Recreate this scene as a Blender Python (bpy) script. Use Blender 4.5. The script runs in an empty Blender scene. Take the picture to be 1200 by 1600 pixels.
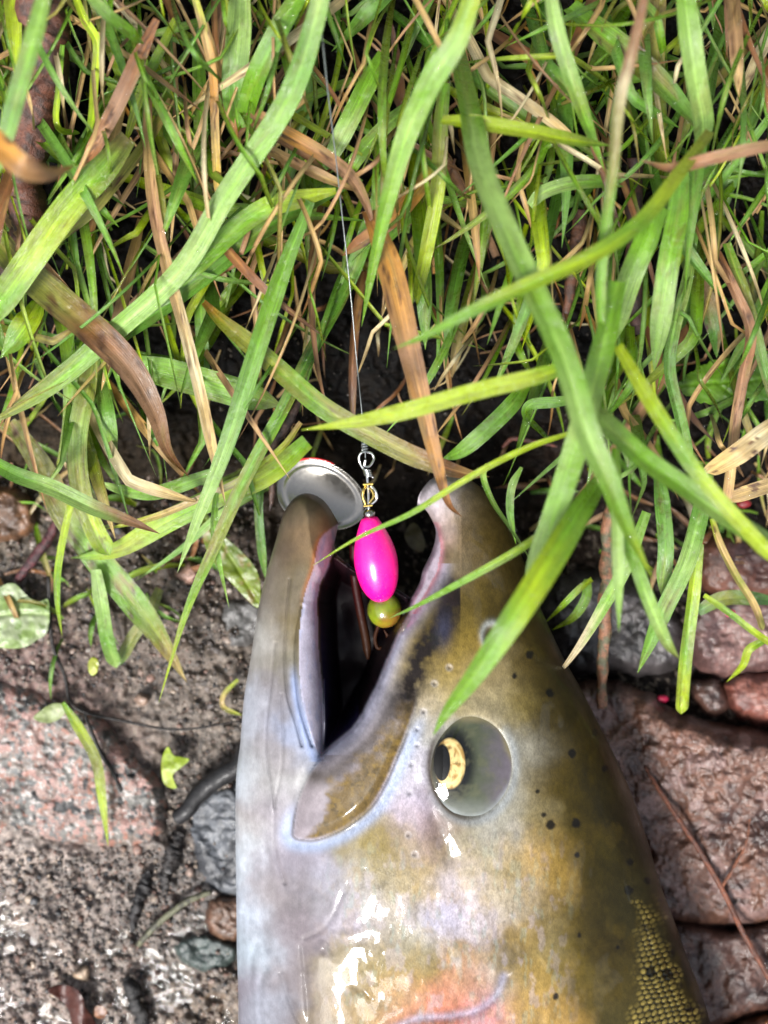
import bpy, math, random
import numpy as np
from mathutils import Vector

# ------------------------------------------------------------------ camera, sky, sun, exposure
SC = bpy.context.scene
COL = SC.collection
PX = 0.00015          # metres per photo pixel on the plane through the fish (z = 30 mm)
REF, CAMZ = 0.030, 0.290
cd = bpy.data.cameras.new('camera'); cam = bpy.data.objects.new('camera', cd); COL.objects.link(cam)
cam.location = (0, 0, CAMZ); cam.rotation_euler = (0, 0, 0)
cd.sensor_fit = 'VERTICAL'; cd.sensor_height = 36.0; cd.lens = 36.0 * 0.26 / 0.24
cd.clip_start = 0.005; cd.clip_end = 60
cd.dof.use_dof = True; cd.dof.focus_distance = CAMZ - 0.046; cd.dof.aperture_fstop = cd.lens / 4.0
SC.camera = cam
SUN = Vector((-0.34, -0.60, 1.0)).normalized()
w = bpy.data.worlds.new('World'); SC.world = w; w.use_nodes = True
nt = w.node_tree
sky = nt.nodes.new('ShaderNodeTexSky'); sky.sky_type = 'NISHITA'; sky.sun_disc = False
sky.sun_elevation = math.asin(SUN.z); sky.sun_rotation = math.atan2(SUN.x, SUN.y)
sky.air_density = 1.0; sky.dust_density = 3.0; sky.ozone_density = 1.0
bg = nt.nodes['Background']; bg.inputs['Strength'].default_value = 0.05
hs = nt.nodes.new('ShaderNodeHueSaturation'); hs.inputs['Saturation'].default_value = 0.45   # overcast: a whiter sky
nt.links.new(sky.outputs[0], hs.inputs['Color']); nt.links.new(hs.outputs[0], bg.inputs[0])
ld = bpy.data.lights.new('sun', 'SUN'); ld.energy = 1.5; ld.angle = math.radians(17); ld.color = (1.0, 0.98, 0.955)
lo = bpy.data.objects.new('sun', ld); COL.objects.link(lo); lo.rotation_euler = SUN.to_track_quat('Z', 'Y').to_euler()
lo.location = SUN * 3
SC.view_settings.view_transform = 'Standard'; SC.view_settings.look = 'None'
SC.view_settings.gamma = 1.0; SC.view_settings.use_curve_mapping = False
SC.view_settings.exposure = 2.1
SC.cycles.use_denoising = True
SC.cycles.max_bounces = 8; SC.cycles.transparent_max_bounces = 16

# ------------------------------------------------------------------ helpers
rng = np.random.default_rng(7); random.seed(7)

def P(px, py, z):
    """photo pixel + height z (mm) -> world; the ray slope is held constant well outside the frame"""
    px = np.asarray(px, float); py = np.asarray(py, float); z = np.asarray(z, float) * 0.001
    X = (px - 600) * PX; Y = (800 - py) * PX
    cx = np.clip(X, -700 * PX, 700 * PX); cy = np.clip(Y, -900 * PX, 900 * PX)
    return np.stack(np.broadcast_arrays(X + cx / 0.26 * (REF - z), Y + cy / 0.26 * (REF - z), z), -1)

def lin(c):
    c = np.asarray(c, float) / 255.0
    return np.where(c <= 0.04045, c / 12.92, ((c + 0.055) / 1.055) ** 2.4)

def _h(ix, iy, s):
    n = (ix.astype(np.int64) * 374761393 + iy.astype(np.int64) * 668265263 + s * 1274126177) & 0xffffffff
    n = ((n ^ (n >> 13)) * 1274126177) & 0xffffffff
    n = ((n ^ (n >> 16)) * 1103515245) & 0xffffffff
    return ((n ^ (n >> 15)) & 0xffffff) / float(0xffffff)

def vn(x, y, s=0):
    x = np.asarray(x, float); y = np.asarray(y, float)
    ix = np.floor(x); iy = np.floor(y); fx = x - ix; fy = y - iy
    fx = fx * fx * fx * (fx * (fx * 6 - 15) + 10); fy = fy * fy * fy * (fy * (fy * 6 - 15) + 10)
    a = _h(ix, iy, s); b = _h(ix + 1, iy, s); c = _h(ix, iy + 1, s); d = _h(ix + 1, iy + 1, s)
    return (a + (b - a) * fx) * (1 - fy) + (c + (d - c) * fx) * fy

def fbm(x, y, o=4, s=0, g=0.5):
    """about -1..1"""
    t = 0; a = 1; m = 0
    for k in range(o):
        t = t + a * (vn(x * 2 ** k + 17.3 * k, y * 2 ** k - 9.1 * k, s + k) * 2 - 1); m += a; a *= g
    return t / m * 1.4

def sstep(a, b, x):
    t = np.clip((x - a) / (b - a), 0, 1); return t * t * (3 - 2 * t)

def cr(pts, n, closed=False):
    """Catmull-Rom through pts, n samples per whole curve"""
    p = np.asarray(pts, float); k = len(p)
    if closed: q = np.vstack([p[-1:], p, p[:2]]); m = k
    else: q = np.vstack([2 * p[0] - p[1], p, 2 * p[-1] - p[-2]]); m = k - 1
    t = np.linspace(0, m, n, endpoint=not closed); i = np.minimum(t.astype(int), m - 1); f = (t - i)[:, None]
    a, b, c, d = q[i], q[i + 1], q[i + 2], q[i + 3]
    return 0.5 * (2 * b + (c - a) * f + (2 * a - 5 * b + 4 * c - d) * f ** 2 + (3 * b - a - 3 * c + d) * f ** 3)

def seg_near(X, Y, pts, closed):
    p = np.asarray(pts, float); q = np.roll(p, -1, 0)
    if not closed: p, q = p[:-1], q[:-1]
    best = np.full(X.shape, 1e18); nx = np.zeros(X.shape); ny = np.zeros(X.shape); ins = np.zeros(X.shape, bool)
    for (ax, ay), (bx, by) in zip(p, q):
        dx, dy = bx - ax, by - ay; L = dx * dx + dy * dy + 1e-12
        t = np.clip(((X - ax) * dx + (Y - ay) * dy) / L, 0, 1)
        cx = ax + t * dx; cy = ay + t * dy; d = (X - cx) ** 2 + (Y - cy) ** 2
        m = d < best; best = np.where(m, d, best); nx = np.where(m, cx, nx); ny = np.where(m, cy, ny)
        if closed and ay != by:
            c = ((ay > Y) != (by > Y)) & (X < (bx - ax) * (Y - ay) / (by - ay) + ax); ins ^= c
    return np.sqrt(best), nx, ny, ins

def sdp(X, Y, poly):
    d, nx, ny, ins = seg_near(X, Y, poly, True); return np.where(ins, d, -d), nx, ny

def dline(X, Y, pts, n=24):
    """distance to a curve, cheap: only evaluated near it"""
    c = cr(pts, n); out = np.full(X.shape, 999.0); r = 60
    m = (X > c[:, 0].min() - r) & (X < c[:, 0].max() + r) & (Y > c[:, 1].min() - r) & (Y < c[:, 1].max() + r)
    out[m] = seg_near(X[m], Y[m], c, False)[0]; return out

def tag(o, label=None, cat=None, group=None, kind=None):
    if label: o['label'] = label
    if cat: o['category'] = cat
    if group: o['group'] = group
    if kind: o['kind'] = kind
    return o

def mesh(name, V, F, mat, parent=None, col=None, uv=None, attrs=None, smooth=True):
    """F: int array (n,4) or (n,3), or list of both"""
    Fs = F if isinstance(F, list) else [F]
    Fs = [np.asarray(f, np.int32) for f in Fs if len(f)]
    me = bpy.data.meshes.new(name); V = np.asarray(V, np.float32)
    me.vertices.add(len(V)); me.vertices.foreach_set('co', V.ravel())
    li = np.concatenate([f.ravel() for f in Fs]); tot = np.concatenate([np.full(len(f), f.shape[1], np.int32) for f in Fs])
    st = np.concatenate([[0], np.cumsum(tot)[:-1]]).astype(np.int32)
    me.loops.add(len(li)); me.loops.foreach_set('vertex_index', li)
    me.polygons.add(len(tot)); me.polygons.foreach_set('loop_start', st); me.polygons.foreach_set('loop_total', tot)
    if smooth: me.polygons.foreach_set('use_smooth', np.ones(len(tot), bool))
    me.update(calc_edges=True)
    if col is not None:
        a = me.attributes.new('col', 'FLOAT_COLOR', 'POINT'); c = np.ones((len(V), 4), np.float32); c[:, :3] = col
        a.data.foreach_set('color', c.ravel())
    if uv is not None:
        a = me.attributes.new('uvw', 'FLOAT2', 'POINT'); a.data.foreach_set('vector', np.asarray(uv, np.float32).ravel())
    for k, v in (attrs or {}).items():
        a = me.attributes.new(k, 'FLOAT', 'POINT'); a.data.foreach_set('value', np.asarray(v, np.float32))
    me.validate(); me.materials.append(mat)
    o = bpy.data.objects.new(name, me); COL.objects.link(o)
    if parent: o.parent = parent
    return o

def empty(name, loc):
    o = bpy.data.objects.new(name, None); COL.objects.link(o); o.location = loc; o.empty_display_size = 0.01; return o

def adopt(o, root):
    o.parent = root; o.matrix_parent_inverse = root.matrix_world.inverted(); return o

def gridfaces(ny, nx):
    i = np.arange(ny * nx).reshape(ny, nx)
    return np.stack([i[:-1, :-1], i[1:, :-1], i[1:, 1:], i[:-1, 1:]], -1)   # (ny-1,nx-1,4), facing +z (py grows down)

def relief(name, poly, xs, ys, ztop, mat, colf, zbot=None, parent=None, attrf=None):
    """a closed (zbot) or bedded sheet over a polygon given in photo pixels; border vertices are snapped on the outline"""
    X, Y = np.meshgrid(xs, ys); ny, nx = X.shape
    sd, cx, cy = sdp(X, Y, poly); ins = sd > 0
    F = gridfaces(ny, nx); keep = ins[:-1, :-1] | ins[1:, :-1] | ins[1:, 1:] | ins[:-1, 1:]
    F = F[keep]; used = np.zeros(ny * nx, bool); used[F.ravel()] = True
    X = np.where(ins, X, cx).ravel()[used]; Y = np.where(ins, Y, cy).ravel()[used]; sd = np.maximum(sd, 0).ravel()[used]
    remap = -np.ones(ny * nx, np.int64); remap[used] = np.arange(used.sum()); F = remap[F]
    z = ztop(X, Y, sd); c = colf(X, Y, sd, z); V = P(X, Y, z); at = attrf(X, Y, sd) if attrf else {}
    if zbot is not None:
        zb = zbot(X, Y, sd); inner = sd > 1e-6; idx = np.arange(len(X)); n0 = len(X)
        idx[inner] = n0 + np.arange(inner.sum())
        V = np.vstack([V, P(X[inner], Y[inner], zb[inner])]); c = np.vstack([c, c[inner]])
        at = {k: np.concatenate([v, v[inner]]) for k, v in at.items()}
        G = idx[F][:, ::-1]; G = G[~(G < n0).all(1)]; F = np.vstack([F, G])
    return mesh(name, V, F, mat, parent, c, attrs=at)

def frame(t, roll=0.0):
    t = t / (np.linalg.norm(t, axis=1)[:, None] + 1e-12)
    up = np.array([0, 0, 1.0]) + np.zeros_like(t)
    s = np.cross(t, up); ln = np.linalg.norm(s, axis=1)[:, None]
    s = np.where(ln > 0.05, s / np.maximum(ln, 1e-9), np.array([1.0, 0, 0]))
    n = np.cross(s, t)
    c, q = np.cos(roll), np.sin(roll)
    if np.ndim(roll): c, q = c[:, None], q[:, None]
    return t, s * c + n * q, n * c - s * q

def tube(path, rad, k=10, jit=0.0, seed=0, cap=True):
    """path (n,3) metres, rad (n,) metres"""
    n = len(path); rad = np.broadcast_to(rad, (n,)); t, s, q = frame(np.gradient(path, axis=0))
    a = np.linspace(0, 2 * math.pi, k, endpoint=False)
    r = rad[:, None] * np.ones((1, k))
    if jit:
        ii, jj = np.meshgrid(np.arange(n), np.arange(k), indexing='ij')
        r = r * (1 + jit * 0.6 * (vn(ii * 0.25, jj * 0.8, seed) * 2 - 1) + jit * 0.5 * (vn(ii * 0.7, jj * 1.9, seed + 5) * 2 - 1))
    V = path[:, None] + r[..., None] * (np.cos(a)[None, :, None] * s[:, None] + np.sin(a)[None, :, None] * q[:, None])
    i = np.arange(n * k).reshape(n, k); j = np.roll(i, -1, 1)
    F = np.stack([i[:-1], j[:-1], j[1:], i[1:]], -1).reshape(-1, 4)
    V = V.reshape(-1, 3); T = np.zeros((0, 3), int)
    if cap:
        V = np.vstack([V, path[0], path[-1]]); b = n * k
        T = np.vstack([np.stack([j[0], i[0], np.full(k, b)], -1), np.stack([i[-1], j[-1], np.full(k, b + 1)], -1)])
    return V, F, T

def join(parts):
    Vs, Fs, Ts, Cs, o = [], [], [], [], 0
    for p in parts:
        V, F, T = p[:3]; Vs.append(V); Fs.append(F + o); Ts.append(T + o); o += len(V)
        if len(p) > 3: Cs.append(p[3])
    return np.vstack(Vs), [np.vstack(Fs), np.vstack(Ts)], (np.vstack(Cs) if Cs else None)

def lathe(A, B, prof, k=32):
    """surface of revolution about A->B; prof = (t, r metres)"""
    A, B = np.asarray(A), np.asarray(B); pr = np.asarray(prof, float)
    path = A + (B - A) * pr[:, :1]; ax = (B - A) / np.linalg.norm(B - A)
    s = np.cross(ax, [0, 0, 1.0]); s /= np.linalg.norm(s); q = np.cross(ax, s)
    a = np.linspace(0, 2 * math.pi, k, endpoint=False)
    V = path[:, None] + pr[:, 1][:, None, None] * (np.cos(a)[None, :, None] * s + np.sin(a)[None, :, None] * q)
    n = len(pr); i = np.arange(n * k).reshape(n, k); j = np.roll(i, -1, 1)
    F = np.stack([i[:-1], i[1:], j[1:], j[:-1]], -1).reshape(-1, 4)
    return V.reshape(-1, 3), F, np.zeros((0, 3), int)

# ------------------------------------------------------------------ materials
def mat(name):
    m = bpy.data.materials.new(name); m.use_nodes = True; t = m.node_tree
    b = t.nodes['Principled BSDF']; return m, t, b, t.links.new

def nd(t, typ, **kw):
    n = t.nodes.new('ShaderNode' + typ)
    for k, v in kw.items(): setattr(n, k, v)
    return n

def noise_node(t, scale, detail=4, rough=0.55, src=None, link=None):
    n = nd(t, 'TexNoise'); n.inputs['Scale'].default_value = scale; n.inputs['Detail'].default_value = detail
    n.inputs['Roughness'].default_value = rough
    if src is not None: t.links.new(src, n.inputs['Vector'])
    return n

def mapr(t, src, a, b, c, d):
    n = nd(t, 'MapRange'); t.links.new(src, n.inputs[0])
    for i, v in zip((1, 2, 3, 4), (a, b, c, d)): n.inputs[i].default_value = v
    return n.outputs[0]

def mulcol(t, col, fac):
    n = nd(t, 'VectorMath', operation='SCALE'); t.links.new(col, n.inputs[0]); t.links.new(fac, n.inputs['Scale']); return n.outputs[0]

def attr(t, name):
    return nd(t, 'Attribute', attribute_name=name)

def wet_mat(name, rough=0.5, coat=0.8, coat_rough=0.08, gain=0.35, scale=900, bump=0.25, bdist=0.0004, coatb=0.15, wet=False):
    """vertex-coloured mineral/wood surface with grain and a thin wet film"""
    m, t, b, L = mat(name)
    geo = nd(t, 'NewGeometry').outputs['Position']
    a = attr(t, 'col'); n1 = noise_node(t, scale, 6, 0.65, geo); n2 = noise_node(t, scale * 0.22, 5, 0.6, geo)
    c = mulcol(t, a.outputs['Color'], mapr(t, n1.outputs[0], 0.3, 0.7, 1 - gain, 1 + gain))
    c = mulcol(t, c, mapr(t, n2.outputs[0], 0.3, 0.7, 0.8, 1.2)); L(c, b.inputs['Base Color'])
    b.inputs['Roughness'].default_value = rough
    b.inputs['Coat Roughness'].default_value = coat_rough; b.inputs['Coat IOR'].default_value = 1.34
    if wet:
        wa = attr(t, 'wet').outputs['Fac']; mm = nd(t, 'Math', operation='MULTIPLY'); L(wa, mm.inputs[0]); L(mapr(t, n2.outputs[0], 0.35, 0.6, coat, coat * 0.4), mm.inputs[1]); L(mm.outputs[0], b.inputs['Coat Weight'])
        L(mapr(t, wa, 0, 1, 0.08, 0.5), b.inputs['Specular IOR Level'])
    else: L(mapr(t, n2.outputs[0], 0.35, 0.6, coat, coat * 0.5), b.inputs['Coat Weight'])
    bp = nd(t, 'Bump'); bp.inputs['Strength'].default_value = bump; bp.inputs['Distance'].default_value = bdist
    L(n1.outputs[0], bp.inputs['Height']); L(bp.outputs[0], b.inputs['Normal'])
    bc = nd(t, 'Bump'); bc.inputs['Strength'].default_value = coatb; bc.inputs['Distance'].default_value = 0.001
    ad = nd(t, 'Math', operation='MULTIPLY_ADD'); L(n1.outputs[0], ad.inputs[0]); ad.inputs[1].default_value = 0.5; L(n2.outputs[0], ad.inputs[2])
    L(ad.outputs[0], bc.inputs['Height']); L(bc.outputs[0], b.inputs['Coat Normal'])
    return m

M_soil = wet_mat('wet_soil', 0.6, 0.35, 0.2, 0.4, 1300, 0.5)
M_mud = wet_mat('wet_mud', 0.5, 1.0, 0.08, 0.5, 1900, 0.7, 0.0005, 0.5, wet=True)
M_rock = wet_mat('wet_rock', 0.45, 1.0, 0.07, 0.4, 1500, 0.6, 0.0005, 0.4)
M_gran = wet_mat('granite', 0.5, 1.0, 0.1, 0.45, 1900, 0.7, 0.0006, 0.4)
M_wood = wet_mat('wet_wood', 0.55, 0.5, 0.15, 0.5, 1500, 0.8, 0.0006, 0.5)

def blade_mat(name, rough=0.30, coat=1.0, trans=0.32):
    m, t, b, L = mat(name)
    uv = attr(t, 'uvw'); a = attr(t, 'col')
    mp = nd(t, 'Mapping'); mp.inputs['Scale'].default_value = (17, 1.1, 1); L(uv.outputs['Vector'], mp.inputs['Vector'])
    st = noise_node(t, 1.0, 3, 0.6, mp.outputs[0])
    geo = nd(t, 'NewGeometry').outputs['Position']; n2 = noise_node(t, 420, 5, 0.6, geo); n3 = noise_node(t, 1500, 3, 0.5, geo)
    c = mulcol(t, a.outputs['Color'], mapr(t, st.outputs[0], 0.32, 0.68, 0.55, 1.45))
    c = mulcol(t, c, mapr(t, n2.outputs[0], 0.3, 0.7, 0.88, 1.12))
    c = mulcol(t, c, mapr(t, n3.outputs[0], 0.25, 0.4, 0.7, 1.0))
    L(c, b.inputs['Base Color']); L(mapr(t, n2.outputs[0], 0.35, 0.65, rough - 0.12, rough + 0.14), b.inputs['Roughness'])
    b.inputs['Coat Weight'].default_value = coat; b.inputs['Coat Roughness'].default_value = 0.09
    bp = nd(t, 'Bump'); bp.inputs['Strength'].default_value = 0.6; bp.inputs['Distance'].default_value = 0.0004
    L(st.outputs[0], bp.inputs['Height']); L(bp.outputs[0], b.inputs['Normal'])
    bc = nd(t, 'Bump'); bc.inputs['Strength'].default_value = 0.9; bc.inputs['Distance'].default_value = 0.0014
    L(n2.outputs[0], bc.inputs['Height']); L(bc.outputs[0], b.inputs['Coat Normal'])
    tr = nd(t, 'BsdfTranslucent'); L(c, tr.inputs['Color']); mx = nd(t, 'MixShader'); mx.inputs[0].default_value = trans
    L(b.outputs[0], mx.inputs[1]); L(tr.outputs[0], mx.inputs[2]); L(mx.outputs[0], t.nodes['Material Output'].inputs[0])
    return m
M_blade = blade_mat('grass_leaf'); M_dry = blade_mat('dry_leaf', 0.42, 0.45, 0.12); M_leaf = blade_mat('broad_leaf', 0.4, 0.3, 0.2)

def fish_mat():
    m, t, b, L = mat('fish_skin')
    geo = nd(t, 'NewGeometry').outputs['Position']; a = attr(t, 'col')
    mp = nd(t, 'Mapping'); mp.inputs['Scale'].default_value = (1.5, 0.7, 1); mp.inputs['Rotation'].default_value = (0, 0, 0.35); L(geo, mp.inputs['Vector'])
    n1 = noise_node(t, 2600, 4, 0.6, mp.outputs[0]); n2 = noise_node(t, 420, 4, 0.55, geo); n3 = noise_node(t, 130, 3, 0.5, geo)
    gr = attr(t, 'grain')
    m1 = nd(t, 'Math', operation='MULTIPLY_ADD'); L(mapr(t, n1.outputs[0], 0.32, 0.68, -0.5, 0.5), m1.inputs[0]); L(gr.outputs['Fac'], m1.inputs[1]); m1.inputs[2].default_value = 1.0
    c = mulcol(t, a.outputs['Color'], m1.outputs[0]); c = mulcol(t, c, mapr(t, n2.outputs[0], 0.3, 0.7, 0.9, 1.1))
    L(c, b.inputs['Base Color'])
    L(attr(t, 'metal').outputs['Fac'], b.inputs['Metallic']); L(attr(t, 'rough').outputs['Fac'], b.inputs['Roughness'])
    L(attr(t, 'wet').outputs['Fac'], b.inputs['Coat Weight']); b.inputs['Coat Roughness'].default_value = 0.04; b.inputs['Coat IOR'].default_value = 1.36; b.inputs['Specular IOR Level'].default_value = 0.18
    bp = nd(t, 'Bump'); bp.inputs['Strength'].default_value = 0.25; bp.inputs['Distance'].default_value = 0.0003
    L(n1.outputs[0], bp.inputs['Height']); L(bp.outputs[0], b.inputs['Normal'])
    bc = nd(t, 'Bump'); bc.inputs['Strength'].default_value = 0.08; bc.inputs['Distance'].default_value = 0.002
    L(n3.outputs[0], bc.inputs['Height']); L(bc.outputs[0], b.inputs['Coat Normal'])
    return m
M_fish = fish_mat()

def plain(name, rgb, rough=0.4, metal=0.0, coat=0.0, vc=False, sss=0.0):
    m, t, b, L = mat(name); b.inputs['Roughness'].default_value = rough; b.inputs['Metallic'].default_value = metal
    geo = nd(t, 'NewGeometry').outputs['Position']; n = noise_node(t, 900, 4, 0.6, geo)
    if vc: src = attr(t, 'col').outputs['Color']
    else:
        r = nd(t, 'RGB'); r.outputs[0].default_value = (*lin(rgb), 1); src = r.outputs[0]
    L(mulcol(t, src, mapr(t, n.outputs[0], 0.3, 0.7, 0.9, 1.08)), b.inputs['Base Color'])
    L(mapr(t, n.outputs[0], 0.3, 0.7, rough * 0.8, rough * 1.2), b.inputs['Roughness'])
    b.inputs['Coat Weight'].default_value = coat; b.inputs['Coat Roughness'].default_value = 0.05
    if sss: b.inputs['Subsurface Weight'].default_value = sss; b.inputs['Subsurface Radius'].default_value = (0.004, 0.001, 0.002); b.inputs['Subsurface Scale'].default_value = 0.5
    return m
M_silver = plain('polished_silver', (160, 157, 150), 0.2, 1.0)
M_wire = plain('bright_wire', (230, 230, 230), 0.16, 1.0)
M_brass = plain('brass', (225, 195, 110), 0.2, 1.0)
M_red = plain('red_paint', (205, 30, 35), 0.35, 0, 0.6)
M_eye = plain('eye_flesh', (80, 90, 80), 0.5, 0, 0.0, vc=True); M_eye.node_tree.nodes['Principled BSDF'].inputs['Specular IOR Level'].default_value = 0.12
M_line = plain('monofilament', (92, 98, 98), 0.25, 0, 1.0)
M_hook = plain('red_hook', (95, 30, 18), 0.55, 0.0, 0.0, vc=True); M_hook.node_tree.nodes['Principled BSDF'].inputs['Specular IOR Level'].default_value = 0.2

def clear_mat(name, ior=1.33, bump=0.0, scale=300, tint=(1, 1, 1)):
    m, t, b, L = mat(name); t.nodes.remove(b)
    lw = nd(t, 'LayerWeight'); lw.inputs['Blend'].default_value = 0.5
    p5 = nd(t, 'Math', operation='POWER'); L(lw.outputs['Facing'], p5.inputs[0]); p5.inputs[1].default_value = 5.0
    f = nd(t, 'Math', operation='MULTIPLY_ADD'); f0 = ((ior - 1) / (ior + 1)) ** 2; L(p5.outputs[0], f.inputs[0]); f.inputs[1].default_value = 1 - f0; f.inputs[2].default_value = f0
    tr = nd(t, 'BsdfTransparent'); tr.inputs[0].default_value = (*tint, 1)
    g = nd(t, 'BsdfGlossy'); g.inputs['Roughness'].default_value = 0.02
    mx = nd(t, 'MixShader'); L(f.outputs[0], mx.inputs[0]); L(tr.outputs[0], mx.inputs[1]); L(g.outputs[0], mx.inputs[2])
    if bump:
        geo = nd(t, 'NewGeometry').outputs['Position']; n = noise_node(t, scale, 3, 0.5, geo)
        bp = nd(t, 'Bump'); bp.inputs['Strength'].default_value = bump; bp.inputs['Distance'].default_value = 0.001
        L(n.outputs[0], bp.inputs['Height']); L(bp.outputs[0], g.inputs['Normal'])
    L(mx.outputs[0], t.nodes['Material Output'].inputs[0]); return m
M_water = clear_mat('water_film', 1.33, 0.7, 330, (0.93, 0.94, 0.93)); M_cornea = clear_mat('cornea', 1.4, 0.25, 160); M_drop = clear_mat('droplet', 1.5)

def pink_mat():
    m, t, b, L = mat('fluorescent_pink'); geo = nd(t, 'NewGeometry').outputs['Position']
    n = noise_node(t, 2200, 3, 0.7, geo); n2 = noise_node(t, 300, 3, 0.5, geo)
    mx = nd(t, 'Mix', data_type='RGBA'); L(mapr(t, n.outputs[0], 0.62, 0.72, 0, 0.55), mx.inputs[0])
    mx.inputs[6].default_value = (1.0, 0.007, 0.27, 1); mx.inputs[7].default_value = (1.0, 0.2, 0.5, 1)
    L(mx.outputs[2], b.inputs['Base Color']); L(mapr(t, n2.outputs[0], 0.3, 0.7, 0.22, 0.42), b.inputs['Roughness'])
    b.inputs['Subsurface Weight'].default_value = 0.4; b.inputs['Subsurface Radius'].default_value = (0.006, 0.0006, 0.003); b.inputs['Subsurface Scale'].default_value = 0.5
    b.inputs['Coat Weight'].default_value = 0.4; b.inputs['Coat Roughness'].default_value = 0.2
    return m
M_pink = pink_mat()

# ------------------------------------------------------------------ ground
def bank(px, py):
    e = 742 + 22 * fbm(px / 130, py * 0 + 3, 3, 41) + 60 * sstep(560, 480, px) * 0 
    t = np.clip((e - py) / 735, 0, 1.6)
    return 36 * t ** 0.75

def ground_z(px, py):
    px = np.asarray(px, float); py = np.asarray(py, float)
    fade = sstep(3200, 1600, np.abs(px - 600) + np.abs(py - 800) * 0.8)
    z = bank(px, py) * sstep(-1500, -600, py)
    hol = np.exp(-(((px - 720) / 260) ** 2 + ((py - 830) / 120) ** 2)); z = z - 7 * hol
    z = z + fade * (2.0 * fbm(px / 90, py / 90, 4, 11) + 1.2 * fbm(px / 26, py / 26, 3, 12) + 0.8 * fbm(px / 10, py / 10, 2, 13))
    pud = sstep(1330, 1480, py) * sstep(520, 380, px); z = z - 0.6 * pud + pud * 0.9 * fbm(px / 16, py / 16, 3, 15)
    return z

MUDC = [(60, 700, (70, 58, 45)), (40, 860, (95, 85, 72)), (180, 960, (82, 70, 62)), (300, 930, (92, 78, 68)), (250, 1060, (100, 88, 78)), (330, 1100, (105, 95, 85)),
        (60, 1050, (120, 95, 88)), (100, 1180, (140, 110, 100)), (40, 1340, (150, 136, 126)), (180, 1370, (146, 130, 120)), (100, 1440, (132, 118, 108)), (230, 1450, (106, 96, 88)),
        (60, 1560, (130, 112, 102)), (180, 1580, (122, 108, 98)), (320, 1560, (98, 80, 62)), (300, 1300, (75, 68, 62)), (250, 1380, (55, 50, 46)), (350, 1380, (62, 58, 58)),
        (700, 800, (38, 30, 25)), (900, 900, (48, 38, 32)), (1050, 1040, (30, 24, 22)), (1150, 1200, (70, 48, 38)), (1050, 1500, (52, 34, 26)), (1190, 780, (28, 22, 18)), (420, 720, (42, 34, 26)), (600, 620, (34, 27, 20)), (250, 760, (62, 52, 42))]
def rbf(px, py, pts, sig):
    acc = np.zeros(px.shape + (3,)); ws = np.full(px.shape, 1e-12)
    for x, y, c in pts:
        d2 = (px - x) ** 2 + (py - y) ** 2
        wt = np.exp(-d2 / (2 * sig * sig)) + 1e-4 / (1 + d2 / (sig * sig)) ** 2
        acc += wt[..., None] * lin(c); ws += wt
    return acc / ws[..., None]

def ground_col(px, py):
    wx = px + 25 * fbm(px / 40, py / 40, 3, 21); wy = py + 25 * fbm(px / 40, py / 40, 3, 25)
    c = rbf(wx, wy, MUDC, 60)
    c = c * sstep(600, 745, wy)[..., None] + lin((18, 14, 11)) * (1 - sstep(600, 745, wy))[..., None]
    g = 1.3 * fbm(px / 7, py / 7, 2, 31)[..., None]; g2 = fbm(px / 22, py / 22, 3, 33)[..., None]
    c = c * (1 + 0.45 * g + 0.4 * g2)
    pale = sstep(0.35, 0.7, fbm(px / 6, py / 6, 2, 35))[..., None] * sstep(760, 860, py)[..., None]; c = c * (1 - 0.5 * pale) + 0.5 * pale * lin((165, 150, 135))
    lu = c.mean(-1, keepdims=True); mk = sstep(900, 1150, py)[..., None] * sstep(520, 430, px)[..., None]
    c = c * (1 - .12 * mk) + .12 * mk * lu * np.array([1.06, .99, .95]); return np.clip(c, 0.004, 1) * (0.54 + .22 * mk)

cx_ = np.arange(-300, 1501, 3.2); cy_ = np.arange(-420, 1981, 3.2)
gx = 1500 + np.cumsum(8 * 1.35 ** np.arange(20)); gx_ = np.concatenate([(-300 - (gx - 1500))[::-1], cx_, gx])
gy = np.cumsum(8 * 1.35 ** np.arange(20)); gy_ = np.concatenate([(-420 - gy)[::-1], cy_, 1980 + gy])
GX, GY = np.meshgrid(gx_, gy_)
gV = P(GX, GY, ground_z(GX, GY)).reshape(-1, 3)
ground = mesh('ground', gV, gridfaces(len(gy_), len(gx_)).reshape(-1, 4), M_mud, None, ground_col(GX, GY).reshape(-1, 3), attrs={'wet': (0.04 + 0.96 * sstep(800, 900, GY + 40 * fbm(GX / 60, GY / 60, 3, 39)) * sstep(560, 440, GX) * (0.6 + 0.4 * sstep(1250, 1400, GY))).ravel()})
tag(ground, 'wet dark soil and grey gritty mud under the fish and grass', kind='structure')

# ------------------------------------------------------------------ puddle
pud_poly = cr([(-280, 1400), (40, 1392), (190, 1400), (330, 1430), (440, 1440), (470, 1700), (420, 1900), (-280, 1900)], 80, True)
pud = relief('puddle', pud_poly, np.arange(-300, 490, 8.0), np.arange(1370, 1920, 8.0), lambda X, Y, s: -1.15 + 0 * X, M_water, lambda X, Y, s, z: np.ones((len(X), 3)))
tag(pud, 'thin film of clear water lying over the gritty mud', kind='structure')

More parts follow.
